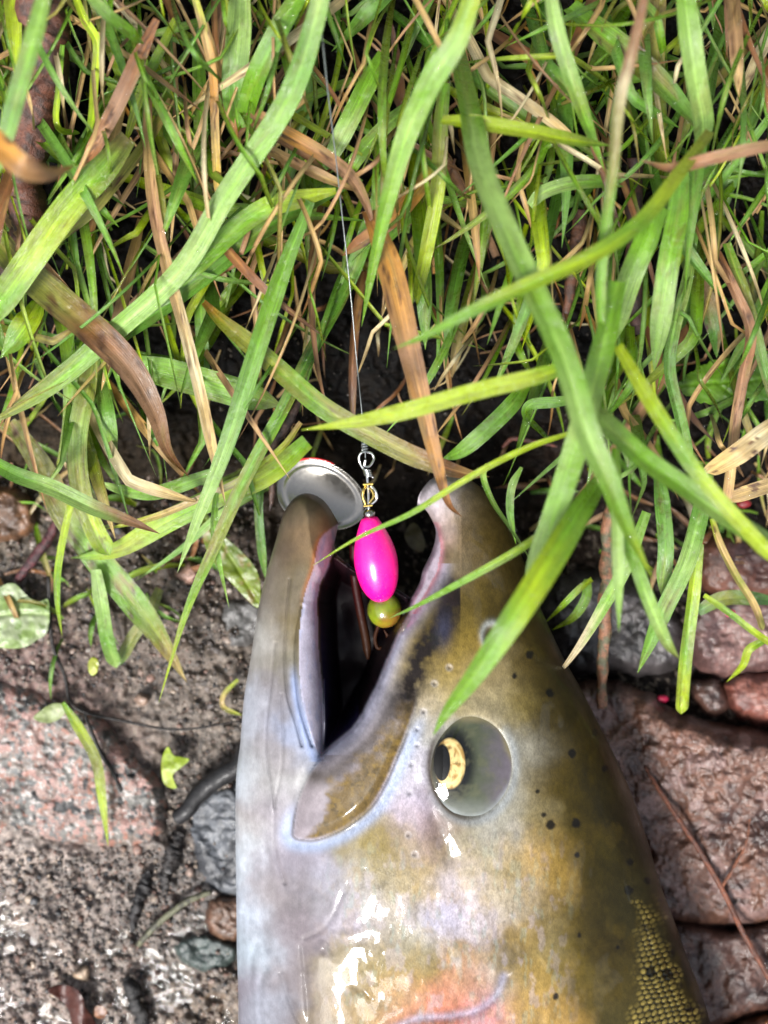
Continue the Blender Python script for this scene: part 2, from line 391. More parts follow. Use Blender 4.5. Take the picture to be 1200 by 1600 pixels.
# ------------------------------------------------------------------ stones
def rock(label, poly, top, col, seed, m=M_rock, edge=26, rough=1.0, col2=None, name='rock', step=3.2, cat='rock', base=-6, speck=None, flat=2.2, tilt=(0, 0)):
    pl = cr(poly, max(60, 9 * len(poly)), True)
    pl = pl + np.stack([4 * fbm(pl[:, 0] / 20, pl[:, 1] / 20, 3, seed), 4 * fbm(pl[:, 0] / 20, pl[:, 1] / 20, 3, seed + 9)], -1)
    def zt(X, Y, s):
        g = 0.0
        dome = (1 - (1 - np.clip(s / edge, 0, 1)) ** flat) ** (1 / flat)
        f = 2.0 * fbm(X / 75, Y / 75, 3, seed) + rough * (0.65 * fbm(X / 24, Y / 24, 3, seed + 3) + 0.35 * fbm(X / 13, Y / 13, 3, seed + 6) + 0.24 * fbm(X / 5.5, Y / 5.5, 2, seed + 8))
        cr_ = np.exp(-(fbm(X / 60, Y / 60, 3, seed + 20) / 0.06) ** 2) * 0.35 * rough
        return base + (top - base) * dome + dome * (tilt[0] * (X - 1060) + tilt[1] * (Y - 1260)) + (f - cr_) * np.clip(s / (edge * 0.5), 0, 1)
    def cf(X, Y, s, z):
        k = sstep(-0.35, 0.45, fbm(X / 50, Y / 50, 4, seed + 30))[:, None]
        c = lin(col) * (1 - k) + lin(col2 or tuple(int(v * 0.62) for v in col)) * k
        c = c * (1 + 0.4 * fbm(X / 8, Y / 8, 3, seed + 31))[:, None]
        if speck:
            for q, (sc, th, cc) in enumerate(speck):
                mk = sstep(th, th + 0.12, fbm(X / sc, Y / sc, 2, seed + 50 + q * 7))[:, None]; c = c * (1 - mk) + lin(cc) * mk
        return np.clip(c, 0.004, 1) * (0.72 if m is M_gran else 0.62)
    p = np.asarray(pl); xs = np.arange(p[:, 0].min() - step, p[:, 0].max() + 2 * step, step); ys = np.arange(p[:, 1].min() - step, p[:, 1].max() + 2 * step, step)
    return tag(relief(name, pl, xs, ys, zt, m, cf), label, cat)

rock('large wet brown rock with glossy patches beside the back of the fish', [(870, 1085), (955, 1062), (1010, 1078), (1060, 1110), (1130, 1128), (1250, 1160), (1275, 1300), (1240, 1425), (1140, 1452), (1055, 1446), (985, 1400), (890, 1250)], 12, (120, 84, 68), 101, col2=(66, 40, 31), edge=42, step=2.4, rough=1.3, tilt=(.024, -.014), speck=[(34, .4, (138, 108, 100))])
rock('flat reddish brown rock below the large wet brown rock', [(990, 1440), (1060, 1432), (1140, 1448), (1270, 1425), (1290, 1575), (1190, 1590), (1120, 1612), (1030, 1600)], 8.5, (96, 64, 52), 111, col2=(62, 38, 30), step=2.6)
rock('orange brown rock in the bottom corner under the reddish rock', [(1080, 1640), (1130, 1606), (1200, 1575), (1290, 1570), (1300, 1720), (1130, 1740)], 9.5, (125, 72, 38), 121, col2=(80, 48, 30), step=3)
rock('dark grey wet rock tucked under the drooping grass beside the snout', [(835, 930), (880, 895), (960, 890), (1040, 930), (1072, 985), (1066, 1040), (1010, 1060), (950, 1052), (880, 1050)], 6.5, (86, 80, 80), 131, col2=(44, 40, 40), edge=45, step=2.6)
rock('mottled pinkish grey rock below the hanging grass stems at the side', [(1068, 960), (1110, 928), (1230, 925), (1260, 1010), (1225, 1050), (1150, 1064), (1095, 1052), (1064, 1010)], 8, (140, 105, 98), 141, col2=(98, 70, 66), edge=35, step=2.6)
rock('rust red rock under the grass at the edge, above the pinkish grey rock', [(1080, 850), (1140, 826), (1260, 840), (1265, 930), (1170, 940), (1095, 922)], 7.5, (112, 70, 54), 151, col2=(76, 40, 30), edge=35, step=2.6)
rock('salmon pink stone wedged between the brown rock and pinkish rock', [(1130, 1066), (1172, 1046), (1250, 1050), (1255, 1132), (1195, 1140), (1142, 1116)], 7, (156, 98, 82), 161, col2=(120, 68, 58), edge=25, step=2.6)
rock('small dark brown stone beside the salmon pink stone', [(1078, 1066), (1110, 1056), (1134, 1072), (1142, 1106), (1112, 1122), (1084, 1100)], 6, (95, 66, 56), 171, edge=18, step=2.6)
rock('pink and grey speckled granite rock sunk in the mud', [(-90, 1075), (10, 1062), (80, 1085), (150, 1112), (215, 1180), (258, 1225), (262, 1290), (220, 1330), (120, 1322), (20, 1316), (-90, 1330)], 3.4, (156, 128, 118), 181, M_gran, 40, 1.1, (128, 116, 106),
     speck=[(26, 0.25, (122, 120, 114)), (9, 0.35, (110, 112, 110)), (7, 0.45, (160, 112, 94)), (6, 0.5, (185, 178, 172)), (11, 0.55, (52, 52, 52)), (13, 0.45, (172, 134, 124))], step=2.6)
rock('blue grey slab of stone pressed against the belly of the fish', [(298, 1262), (330, 1232), (400, 1205), (440, 1210), (440, 1385), (350, 1402), (312, 1370), (292, 1310)], 3.0, (100, 104, 110), 191, col2=(58, 60, 64), edge=20, step=2.6)
rock('brown orange stone beside the belly below the blue grey slab', [(316, 1420), (338, 1400), (390, 1402), (392, 1458), (356, 1474), (324, 1456)], 2.8, (116, 86, 66), 201, col2=(96, 62, 44), edge=16, step=2.6)
rock('dark green wet stone in the puddle edge by the belly', [(272, 1478), (308, 1458), (362, 1470), (374, 1498), (334, 1522), (290, 1510)], 2.6, (70, 82, 78), 211, col2=(40, 54, 52), edge=14, step=2.6)
rock('rounded grey stone half hidden beside the lower jaw', [(336, 960), (368, 934), (410, 940), (420, 990), (380, 1016), (346, 1004)], 3.6, (150, 148, 146), 221, col2=(100, 98, 96), edge=24, step=2.6)
rock('orange brown stone at the edge under the green grass', [(-40, 762), (30, 760), (58, 790), (46, 838), (-40, 850)], 4, (140, 98, 66), 231, col2=(96, 70, 50), edge=20, step=2.6)
rock('small cream wedge shaped stone beside the curled brown leaf', [(114, 1518), (140, 1506), (142, 1530), (132, 1538), (116, 1534)], 2.6, (205, 178, 150), 241, M_rock, 8, 0.3, (190, 160, 130), name='pebble', cat='pebble', step=2)
rock('pale cream pebble above the speckled granite rock', [(207, 1090), (218, 1080), (232, 1084), (234, 1096), (220, 1102)], 3, (200, 172, 150), 251, M_rock, 9, 0.3, (180, 150, 130), name='pebble', cat='pebble', step=2)
rock('largest pinkish tan pebble under the grass by the lower jaw', [(272, 890), (290, 876), (312, 884), (314, 905), (292, 916), (276, 908)], 4, (190, 150, 132), 261, M_rock, 14, 0.4, (165, 130, 115), name='pebble', cat='pebble', step=2)
rock('tan pebble half sunk below the granite rock', [(88, 1426), (106, 1414), (120, 1424), (118, 1440), (98, 1444)], 2.2, (150, 118, 92), 271, M_rock, 10, 0.4, name='pebble', cat='pebble', step=2)

def ico(sub=1):
    import bmesh
    bm = bmesh.new(); bmesh.ops.create_icosphere(bm, subdivisions=sub, radius=1); V = np.array([v.co[:] for v in bm.verts]); F = np.array([[l.index for l in f.verts] for f in bm.faces]); bm.free(); return V, F
I1 = ico(1); I2 = ico(2)
PCOLS = [(150, 128, 115), (120, 108, 100), (170, 152, 138), (95, 86, 82), (152, 120, 106), (140, 130, 122), (110, 80, 66), (185, 165, 145), (72, 72, 74)]
def in_fish(x, y): return x > 350 and y > 760
pmesh = []
for k in range(14):
    V, F = I2; q = V * (1 + 0.22 * np.stack([fbm(V[:, 0] * 1.2 + k * 5, V[:, 1] * 1.2 + V[:, 2], 3, 300 + k)] * 3, -1)); q = q * np.array([1, rng.uniform(.65, .95), rng.uniform(.5, .75)])
    c = np.clip(lin(PCOLS[k % 9]) * (1 + 0.35 * fbm(V[:, 0] * 3, V[:, 1] * 3 + V[:, 2] * 2, 2, 320 + k))[:, None], 0.01, 1) * 0.7
    o = mesh('pebble', q, F, M_rock, None, c); pmesh.append(o.data); bpy.data.objects.remove(o)
for k in range(90):
    while True:
        x, y = rng.uniform(-20, 375), rng.uniform(800, 1600)
        if rng.random() < (0.35 if (x < 260 and 1070 < y < 1330) else 1): break
    r = rng.uniform(4.5, 11) * PX * 0.9
    o = bpy.data.objects.new('pebble', pmesh[k % 14]); COL.objects.link(o)
    o.location = P(x, y, float(ground_z(x, y)) + 0.2); o.scale = (r, r, r); o.rotation_euler = (rng.uniform(-.3, .3), rng.uniform(-.3, .3), rng.uniform(0, 6.3))
    ps = ['reddish tan', 'greyish tan', 'pale tan', 'dark grey', 'dull pink', 'grey', 'brown', 'cream', 'charcoal'][(k % 14) % 9]
    pl_ = ('under the grass left of the lower jaw' if y < 980 else 'in the mud above the granite rock' if y < 1110 and x < 260 else 'on the granite rock' if y < 1325 and x < 262 else 'between the granite rock and the fish' if y < 1325 else 'in the wet grit below the granite rock' if y < 1460 else 'in the puddle at the bottom')
    tag(o, 'small %s pebble %s' % (ps, pl_), 'pebble', 'small pebbles in the mud')
# grit: nobody could count it
Vs, Fs, Cs = [], [], []
QX = np.concatenate([rng.uniform(-60, 400, 10000), rng.uniform(300, 1200, 1000)]); QY = np.concatenate([rng.uniform(740, 1640, 10000), rng.uniform(520, 1100, 1000)]); GZ = ground_z(QX, QY)
for k in range(11000):
    x, y = QX[k], QY[k]
    if -60 < x < 265 and 1075 < y < 1325 and rng.random() < .85: y += 260 if y < 1325 else 0; GZ[k] = ground_z(x, y)
    V, F = I1; r = min(1.3 + rng.exponential(1.3), 6.5) * PX * (1.0 if k < 10000 else .8)
    q = V * np.array([1, rng.uniform(.6, 1), rng.uniform(.5, .9)]) * r * (1 + 0.25 * rng.normal(size=(len(V), 1)) * 0.6)
    a = rng.uniform(0, 6.3); q = q @ np.array([[math.cos(a), -math.sin(a), 0], [math.sin(a), math.cos(a), 0], [0, 0, 1]])
    Vs.append(q + P(x, y, GZ[k] + 0.15)); Fs.append(F + len(V) * k)
    base = lin((PCOLS + [(204, 190, 176), (56, 48, 44), (158, 146, 138), (84, 72, 66), (150, 122, 104), (48, 42, 38)])[rng.integers(15)]) if k < 10000 else lin((70, 58, 46)); Cs.append(np.tile(np.clip(base * rng.uniform(.55, 1.15), 0, 1) * 0.55, (len(V), 1)))
grit = mesh('gravel', np.vstack(Vs), np.vstack(Fs), M_rock, None, np.vstack(Cs)); tag(grit, 'fine wet grit scattered over the mud', kind='stuff')

# ------------------------------------------------------------------ sticks and twigs
def path3(pts, n=40): return (lambda c: P(c[:, 0], c[:, 1], c[:, 2]))(cr(pts, n))
def stick(name, label, cat, pts, r, col, col2, seed, jit=0.18, k=12, n=60, parent=None, m=None):
    p = path3(pts, n); rr = np.interp(np.linspace(0, 1, n), np.linspace(0, 1, len(r)), r) * PX
    p = p + np.stack([fbm(np.arange(n) / 14, np.zeros(n), 2, seed + q) for q in range(3)], -1) * rr[:, None] * 0.35
    V, F, T = tube(p, rr, k, jit, seed); q = sstep(-.3, .4, fbm(V[:, 0] * 900, V[:, 1] * 900, 3, seed))[:, None]
    c = lin(col) * (1 - q) + lin(col2) * q
    o = mesh(name, V, [F, T], m or M_wood, parent, c * 0.75)
    return tag(o, label, cat) if label else o
stick('stick', 'black wet stick poking out from under the belly of the fish', 'stick', [(440, 1120, 6.5), (385, 1172, 6.5), (330, 1224, 6), (276, 1276, 5.6)], [15, 16, 17, 13], (22, 20, 22), (12, 11, 12), 401, 0.12, m=M_soil)
stick('stick', 'short black rotten stick in the puddle at the bottom', 'stick', [(196, 1525, 1.5), (210, 1550, 2.2), (222, 1590, 1.5), (228, 1640, 0)], [8, 12, 11, 8], (24, 20, 18), (12, 10, 9), 402, 0.6)
stick('stick', 'dark rotten stick below the granite rock', 'stick', [(284, 1300, 1), (268, 1330, 1.8), (262, 1362, 1.2), (254, 1395, 0)], [6, 13, 10, 5], (44, 38, 35), (22, 19, 18), 403, 0.9)
stick('stick', 'upright dark rotten stick beside the puddle edge', 'stick', [(232, 1360, .6), (222, 1390, 1.6), (212, 1425, 1.2), (206, 1455, 0)], [5, 11, 9, 4], (38, 34, 34), (18, 17, 17), 404, 0.9)
stick('stick', 'pale greenish stem lying by the dark rotten sticks', 'stick', [(330, 1395, 3), (290, 1410, 3.4), (250, 1440, 3), (215, 1475, 1.5)], [4, 6, 6, 5], (110, 110, 84), (76, 74, 58), 405)
stick('root', 'dark thin root curving over the mud above the granite rock', 'root', [(75, 900, 5), (80, 1000, 4), (100, 1055, 4), (118, 1105, 3.5), (200, 1128, 3), (280, 1140, 3), (380, 1125, 2)], [3.5, 3.5, 3, 2.6, 2.4, 2, 1.6], (36, 28, 24), (20, 16, 14), 406)
stick('root', 'black thin root lying across the granite rock', 'root', [(132, 1115, 5), (150, 1160, 5.4), (172, 1200, 5.4), (190, 1238, 5)], [2, 4, 3.6, 2], (30, 26, 24), (18, 15, 14), 407)
stick('root', 'purplish red root under the grass by the pale round leaf', 'root', [(95, 800, 6), (78, 840, 6), (55, 870, 5), (25, 905, 3)], [6, 9, 9, 6], (88, 40, 44), (48, 22, 26), 408)
stick('dead_branch', 'thick red brown branch standing in the grass at the top corner', 'branch', [(85, -60, 58), (75, 60, 56), (55, 200, 50), (35, 340, 44), (10, 440, 38)], [34, 33, 30, 28, 22], (112, 66, 48), (58, 36, 28), 409, 0.25, 20, 90)
stick('twig', 'lichen spotted brown twig hanging over the dark grey rock', 'twig', [(962, 760, 30), (950, 850, 28), (945, 930, 25), (942, 1010, 22), (940, 1106, 18)], [8, 11, 11, 9, 8], (146, 100, 72), (92, 92, 66), 410, 0.3, 14, 90)
tw = stick('twig', 'thin red brown twig with one side shoot lying across the large wet brown rock', 'twig', [(1008, 1198, 11.5), (1032, 1240, 13.5), (1080, 1310, 14.5), (1128, 1390, 14), (1165, 1465, 13), (1210, 1545, 13)], [2.5, 3.6, 4.2, 4.6, 4.6, 4.8], (128, 72, 46), (92, 52, 36), 411, 0.15)
stick('side_shoot', None, None, [(1126, 1390, 14.2), (1150, 1350, 14.4), (1168, 1310, 14), (1172, 1262, 13)], [3, 2.6, 2.2, 1.2], (132, 78, 50), (100, 60, 42), 412, 0.15, 8, parent=tw)
stick('root', 'curled reddish root over the dark soil above the snout', 'root', [(785, 700, 14), (800, 684, 14.5), (830, 690, 13), (870, 698, 12)], [3, 4, 4, 2.5], (110, 62, 50), (66, 40, 34), 413)
stick('withered_stalk', 'dark brown shrivelled stem hanging beside the silver spinner blade', 'stem', [(470, 620, 30), (452, 660, 30), (428, 705, 29), (424, 770, 27), (421, 798, 26)], [5, 8, 6, 5, 1.5], (80, 56, 46), (46, 32, 28), 414, 0.3)
stick('withered_stalk', 'thick brown dead stem standing behind the green blades at the side', 'stem', [(990, 250, 44), (996, 330, 44), (985, 430, 42), (1000, 520, 40)], [12, 13, 12, 10], (84, 52, 46), (52, 34, 30), 415, 0.2)
stick('withered_stalk', 'short brown cut stem in the dark gap above the side rocks', 'stem', [(905, 330, 34), (900, 380, 33), (892, 450, 31), (886, 500, 30)], [11, 11, 9, 6], (112, 70, 48), (72, 46, 34), 416, 0.2)

# ------------------------------------------------------------------ broad leaves
def leaf(name, label, cat, poly, zf, col, col2, seed, veins=(), m=None, bump=0.5, n=None, step=2.4, thick=0.25, spots=None):
    pl = np.asarray(poly, float) if n is None else cr(poly, n, True)
    dist = {}
    def zt(X, Y, s):
        z = zf(X, Y) + bump * fbm(X / 20, Y / 20, 3, seed)
        for v in veins: z = z - 0.5 * np.exp(-(dline(X, Y, v) / 3.0) ** 2)
        return z
    def cf(X, Y, s, z):
        k = sstep(-.3, .4, fbm(X / 22, Y / 22, 4, seed + 3))[:, None]; c = lin(col) * (1 - k) + lin(col2) * k
        for v in veins: e = np.exp(-(dline(X, Y, v) / 2.2) ** 2)[:, None] * 0.55; c = c * (1 - e) + e * np.minimum(lin(col) * 1.7, 1)
        if spots is not None:
            e = sstep(0.35, 0.6, fbm(X / 14, Y / 14, 3, seed + 8))[:, None]; c = c * (1 - e) + e * lin(spots)
        return c * (1 + 0.2 * fbm(X / 6, Y / 6, 2, seed + 5))[:, None] * 0.62
    xs = np.arange(pl[:, 0].min() - step, pl[:, 0].max() + 2 * step, step); ys = np.arange(pl[:, 1].min() - step, pl[:, 1].max() + 2 * step, step)
    o = relief(name, pl, xs, ys, zt, m or M_leaf, cf, zbot=lambda X, Y, s: zt(X, Y, s) - thick)
    return tag(o, label, cat)
leaf('leaf', 'pale green blotched round leaf lying on the mud under the grass', 'leaf', [(-30, 930), (0, 916), (22, 911), (44, 932), (60, 940), (76, 938), (75, 985), (58, 1000), (36, 1012), (0, 1012), (-30, 1000)], lambda X, Y: 6 + 0 * X, (150, 178, 96), (172, 186, 140), 501, [[(-20, 965), (30, 958), (75, 960)]], n=60, spots=(120, 150, 70))
def serr(pts, teeth, amp):
    p = cr(pts, teeth * 6, True); i = np.arange(len(p)) % 6; c = p.mean(0); d = p - c; d = d / np.linalg.norm(d, axis=1)[:, None]
    return p + d * (amp * (1 - i / 6.0))[:, None]
leaf('leaf', 'bright green serrated leaf with water drops in the dark gap at the side', 'leaf', serr([(1062, 602), (1085, 580), (1115, 566), (1150, 562), (1168, 580), (1160, 618), (1125, 630), (1090, 624)], 13, 5), lambda X, Y: 30 - 0.02 * (X - 1062) - 0.0012 * (Y - 598) ** 2, (118, 168, 36), (96, 146, 30), 511, [[(1064, 602), (1110, 598), (1165, 596)], [(1095, 600), (1112, 582), (1128, 570)], [(1120, 598), (1138, 612), (1150, 622)], [(1090, 601), (1104, 612), (1120, 624)]])
leaf('leaf', 'second serrated green leaf behind the brown stem at the side edge', 'leaf', serr([(1160, 590), (1172, 564), (1195, 560), (1230, 580), (1225, 612), (1185, 625), (1166, 615)], 11, 4), lambda X, Y: 28 + 0.01 * (X - 1160), (110, 162, 36), (88, 140, 30), 521, [[(1160, 598), (1190, 592), (1225, 592)]])
leaf('leaf', 'tiny pale curled leaf scrap above the granite rock', 'leaf', [(52, 1122), (66, 1108), (84, 1098), (98, 1100), (104, 1110), (92, 1124), (72, 1130)], lambda X, Y: 5 + 0.03 * (X - 52), (176, 186, 130), (150, 165, 100), 531, n=40)
leaf('leaf', 'torn yellow green leaf scrap on the mud beside the granite rock', 'leaf', [(252, 1190), (262, 1166), (272, 1180), (296, 1186), (282, 1200), (270, 1212), (276, 1232), (256, 1224)], lambda X, Y: 4.5 + 0.03 * (X - 252), (160, 185, 40), (180, 196, 70), 541, n=48)
leaf('leaf', 'small yellow leaf tip standing in the mud above the granite rock', 'leaf', [(138, 1034), (146, 1026), (154, 1034), (152, 1050), (144, 1056), (138, 1048)], lambda X, Y: 6 + 0 * X, (190, 200, 40), (170, 180, 40), 551, n=30)
leaf('leaf', 'curled wet red brown dead leaf in the bottom puddle', 'leaf', [(74, 1548), (92, 1538), (118, 1544), (130, 1560), (134, 1575), (150, 1600), (148, 1640), (118, 1640), (112, 1600), (104, 1572), (90, 1560)], lambda X, Y: 3.2 + 1.6 * np.sin(X / 9.0) , (92, 46, 34), (64, 34, 28), 561, n=60, m=M_dry)
leaf('leaf', 'small orange brown leaf scrap beside the curled dead leaf', 'leaf', [(148, 1574), (160, 1570), (168, 1582), (160, 1592), (148, 1588)], lambda X, Y: 3 + 0 * X, (150, 88, 24), (120, 66, 20), 571, n=30, m=M_dry)
leaf('leaf', 'olive rounded leaf deep in the dark gap between the jaws', 'leaf', [(632, 838), (642, 818), (654, 822), (664, 846), (660, 862), (644, 858)], lambda X, Y: 4 + 0 * X, (118, 110, 60), (90, 84, 44), 581, n=40)
leaf('leaf', 'broad yellow green blotched leaf behind the lower jaw', 'leaf', [(318, 800), (352, 838), (388, 872), (406, 905), (404, 950), (370, 920), (336, 882), (318, 845)], lambda X, Y: 12 - 0.01 * (Y - 850), (132, 152, 44), (112, 136, 40), 591, [[(322, 812), (360, 870), (402, 940)]], n=50, spots=(150, 140, 70))
for q, (x, y, s, lb) in enumerate([(1142, 958, 10, 'pink bait crumb lying on the pinkish grey rock'), (1036, 1092, 10, 'deep pink bait crumb in the dark crack above the large brown rock'), (1162, 786, 13, 'dark red berry in the black gap at the side edge')]):
    V, F = I2; r = s * PX; c = np.tile(lin([(225, 70, 110), (190, 20, 70), (120, 14, 20)][q]), (len(V), 1)) * 0.8
    o = mesh('bait_crumb' if q < 2 else 'berry', V * (1 + 0.18 * fbm(V[:, 0] * 2 + q, V[:, 1] * 2 + V[:, 2], 2, 600 + q))[:, None] * np.array([r, r * .7, r * .6]) + P(x, y, [9.5, 5, 12][q]), F, M_rock, None, c); tag(o, lb, 'crumb' if q < 2 else 'berry')

# ------------------------------------------------------------------ fish
LOW = [(369, 1390), (368, 1290), (369, 1215), (375, 1165), (377, 1140), (382, 1085), (392, 1027), (400, 972), (410, 920), (422, 875), (432, 840), (442, 805), (457, 781), (475, 771), (495, 775), (511, 788), (529, 817)]
UPP = [(652, 789), (655, 773), (668, 754), (680, 746), (704, 742), (729, 747), (756, 766), (783, 799), (802, 837), (820, 882), (841, 940), (860, 984), (881, 1029), (900, 1062), (919, 1098), (938, 1136), (966, 1192), (992, 1253), (1013, 1317), (1031, 1379), (1053, 1437), (1073, 1493), (1094, 1548), (1112, 1605),
       (1160, 1800), (1195, 2050), (1205, 2350), (1160, 2800), (1075, 3200), (985, 3500), (925, 3700), (945, 3850), (1040, 4080), (960, 4150), (800, 4060), (650, 4150), (560, 4100), (650, 3850), (675, 3700), (600, 3450), (480, 3050), (385, 2650), (345, 2250), (348, 1950), (362, 1750), (372, 1600), (370, 1480)]
NOTCH = [(522, 852), (528, 868), (562, 892), (600, 908), (636, 930), (641, 934), (655, 911), (661, 890), (676, 858), (681, 829), (671, 805), (663, 794)]
B = np.vstack([cr(LOW, 90), cr(NOTCH, 60), cr(UPP, 280)])
O = np.vstack([cr(LOW, 90), np.array([(560, 800), (600, 775), (630, 770)]), cr(UPP, 280)])
D = np.array([(522, 852), (511, 882), (498, 912), (493, 940), (495, 977), (496, 1015), (499, 1047), (502, 1085), (505, 1130), (502, 1180), (508, 1176), (520, 1165), (550, 1141), (570, 1115), (582, 1090), (592, 1072), (610, 1027), (625, 990), (642, 962), (648, 935), (620, 915), (562, 890), (530, 870)], float)
DOP = np.array([(522, 852), (511, 882), (498, 912), (493, 940), (495, 977), (496, 1015), (499, 1047), (502, 1085), (505, 1130), (502, 1180), (508, 1176), (520, 1165), (550, 1141), (570, 1115), (582, 1090), (592, 1072), (610, 1027), (625, 990), (648, 955), (668, 922), (684, 892), (690, 858), (684, 826), (672, 806), (640, 770), (560, 770), (529, 817)], float)
GUM = [(529, 817), (500, 842), (490, 887), (477, 925), (470, 965), (467, 1015), (470, 1077), (479, 1120), (490, 1160), (501, 1185)]
LIPU = [(502, 1184), (520, 1165), (550, 1141), (570, 1115), (592, 1072), (610, 1027), (625, 990), (648, 955), (668, 922), (684, 892), (690, 858), (684, 826), (672, 806)]
MAX = np.array([(500, 1186), (480, 1215), (466, 1250), (459, 1290), (461, 1309), (490, 1313), (515, 1306), (545, 1291), (580, 1262), (600, 1230), (616, 1195), (640, 1135), (652, 1092), (640, 1050), (612, 1035), (592, 1072), (550, 1141), (520, 1166)], float)
EYE = (736.0, 1197.0); ERX, ERY = 62.0, 77.0

FC = [(400, 1000, (205, 203, 200)), (420, 900, (156, 145, 138)), (440, 830, (118, 104, 92)), (470, 790, (112, 100, 86)), (500, 800, (146, 132, 108)), (455, 850, (118, 102, 94)), (478, 860, (138, 122, 92)), (492, 838, (172, 138, 100)), (450, 920, (146, 138, 126)), (470, 905, (138, 122, 84)), (458, 970, (140, 122, 72)), (430, 960, (150, 142, 136)), (413, 1020, (192, 188, 183)), (440, 1030, (150, 140, 130)), (428, 1080, (164, 156, 160)), (448, 1090, (150, 138, 125)), (457, 1090, (175, 182, 205)), (455, 1040, (150, 145, 115)),
      (385, 1100, (205, 210, 222)), (376, 1200, (215, 225, 238)), (400, 1200, (192, 187, 180)), (420, 1180, (164, 158, 166)), (440, 1170, (160, 150, 140)), (445, 1230, (196, 196, 194)), (462, 1150, (180, 195, 228)), (430, 1260, (172, 164, 172)), (400, 1300, (196, 190, 186)), (378, 1330, (222, 232, 242)), (382, 1420, (208, 218, 232)), (418, 1400, (168, 158, 157)), (432, 1340, (160, 152, 160)), (455, 1350, (166, 160, 170)), (470, 1400, (140, 134, 138)), (398, 1480, (205, 218, 230)), (430, 1460, (156, 146, 150)), (450, 1530, (150, 140, 142)), (380, 1560, (165, 155, 165)), (408, 1570, (195, 204, 218)), (440, 1590, (142, 134, 138)), (475, 1460, (150, 140, 145)), (450, 1300, (186, 182, 196)),
      (560, 1340, (152, 136, 80)), (600, 1320, (162, 142, 82)), (560, 1400, (162, 156, 146)), (620, 1370, (160, 148, 118)), (640, 1420, (172, 162, 146)), (600, 1450, (166, 156, 146)), (520, 1370, (176, 175, 192)), (540, 1430, (185, 178, 192)), (525, 1400, (168, 164, 164)), (700, 1400, (196, 186, 194)), (730, 1380, (208, 194, 188)), (740, 1430, (205, 194, 195)), (690, 1440, (190, 188, 212)), (780, 1370, (182, 165, 120)), (660, 1370, (168, 144, 78)), (640, 1470, (174, 170, 152)), (600, 1500, (150, 130, 66)), (660, 1510, (150, 130, 62)), (560, 1500, (160, 146, 108)), (700, 1500, (165, 145, 90)), (560, 1570, (166, 140, 92)), (630, 1550, (180, 145, 95)), (680, 1560, (208, 132, 105)), (720, 1530, (204, 138, 110)), (640, 1590, (198, 138, 112)), (755, 1525, (182, 168, 155)), (760, 1590, (208, 148, 146)), (520, 1520, (172, 160, 140)), (510, 1580, (165, 150, 130)),
      (840, 1340, (208, 175, 118)), (862, 1370, (190, 155, 80)), (830, 1400, (192, 175, 148)), (800, 1410, (190, 180, 162)), (870, 1420, (120, 100, 46)), (820, 1450, (156, 125, 56)), (850, 1460, (165, 150, 105)), (890, 1430, (128, 112, 66)), (800, 1500, (132, 115, 75)), (850, 1530, (190, 160, 95)), (880, 1580, (186, 150, 86)), (830, 1580, (182, 150, 92)), (900, 1500, (130, 112, 50)), (920, 1540, (120, 105, 55)), (950, 1540, (108, 94, 48)), (970, 1590, (100, 90, 50)),
      (690, 785, (222, 212, 220)), (668, 772, (226, 218, 225)), (694, 830, (215, 188, 180)), (720, 800, (185, 165, 130)), (740, 780, (152, 126, 78)), (728, 850, (152, 128, 72)), (760, 850, (122, 100, 47)), (770, 800, (106, 86, 42)), (800, 870, (84, 69, 28)), (720, 900, (150, 130, 80)), (705, 880, (180, 165, 148)), (740, 930, (136, 114, 52)), (720, 960, (142, 122, 66)), (790, 940, (92, 76, 28)), (720, 1020, (156, 132, 66)), (700, 1040, (176, 150, 82)), (680, 1060, (200, 176, 112)), (662, 1090, (200, 186, 160)), (720, 1080, (184, 170, 122)), (750, 1060, (172, 152, 108)), (780, 1080, (196, 180, 140)), (770, 1110, (175, 165, 140)), (805, 1100, (182, 162, 96)), (820, 1060, (108, 88, 33)), (840, 1120, (88, 73, 25)), (870, 1040, (78, 66, 32)),
      (850, 1200, (94, 78, 28)), (900, 1240, (90, 76, 27)), (950, 1250, (72, 62, 25)), (870, 1330, (106, 89, 32)), (930, 1340, (92, 80, 29)), (980, 1300, (62, 53, 27)), (900, 1430, (98, 83, 33)), (960, 1430, (87, 77, 38)), (1010, 1420, (80, 72, 40)), (930, 1490, (75, 63, 32)), (1060, 1500, (62, 56, 32)), (1090, 1590, (52, 47, 27)), (820, 970, (80, 66, 28)),
      (655, 1200, (186, 182, 190)), (650, 1260, (192, 182, 195)), (672, 1300, (202, 178, 190)), (650, 1330, (166, 150, 130)), (690, 1310, (132, 110, 67)), (700, 1285, (112, 97, 62)), (735, 1300, (176, 172, 152)), (800, 1250, (186, 186, 176)), (815, 1180, (190, 186, 170)), (825, 1240, (140, 120, 66)), (832, 1280, (150, 136, 96)), (770, 1310, (190, 186, 176)), (740, 1340, (182, 166, 126)), (660, 1140, (186, 184, 178)),
      (450, 2000, (200, 198, 196)), (400, 2600, (205, 203, 200)), (700, 2000, (185, 150, 130)), (700, 2700, (180, 160, 140)), (1000, 2000, (96, 86, 46)), (1050, 2600, (90, 80, 44)), (800, 3500, (130, 118, 80)), (800, 4050, (80, 70, 50)), (900, 1800, (140, 122, 70)), (550, 1750, (185, 170, 150))]
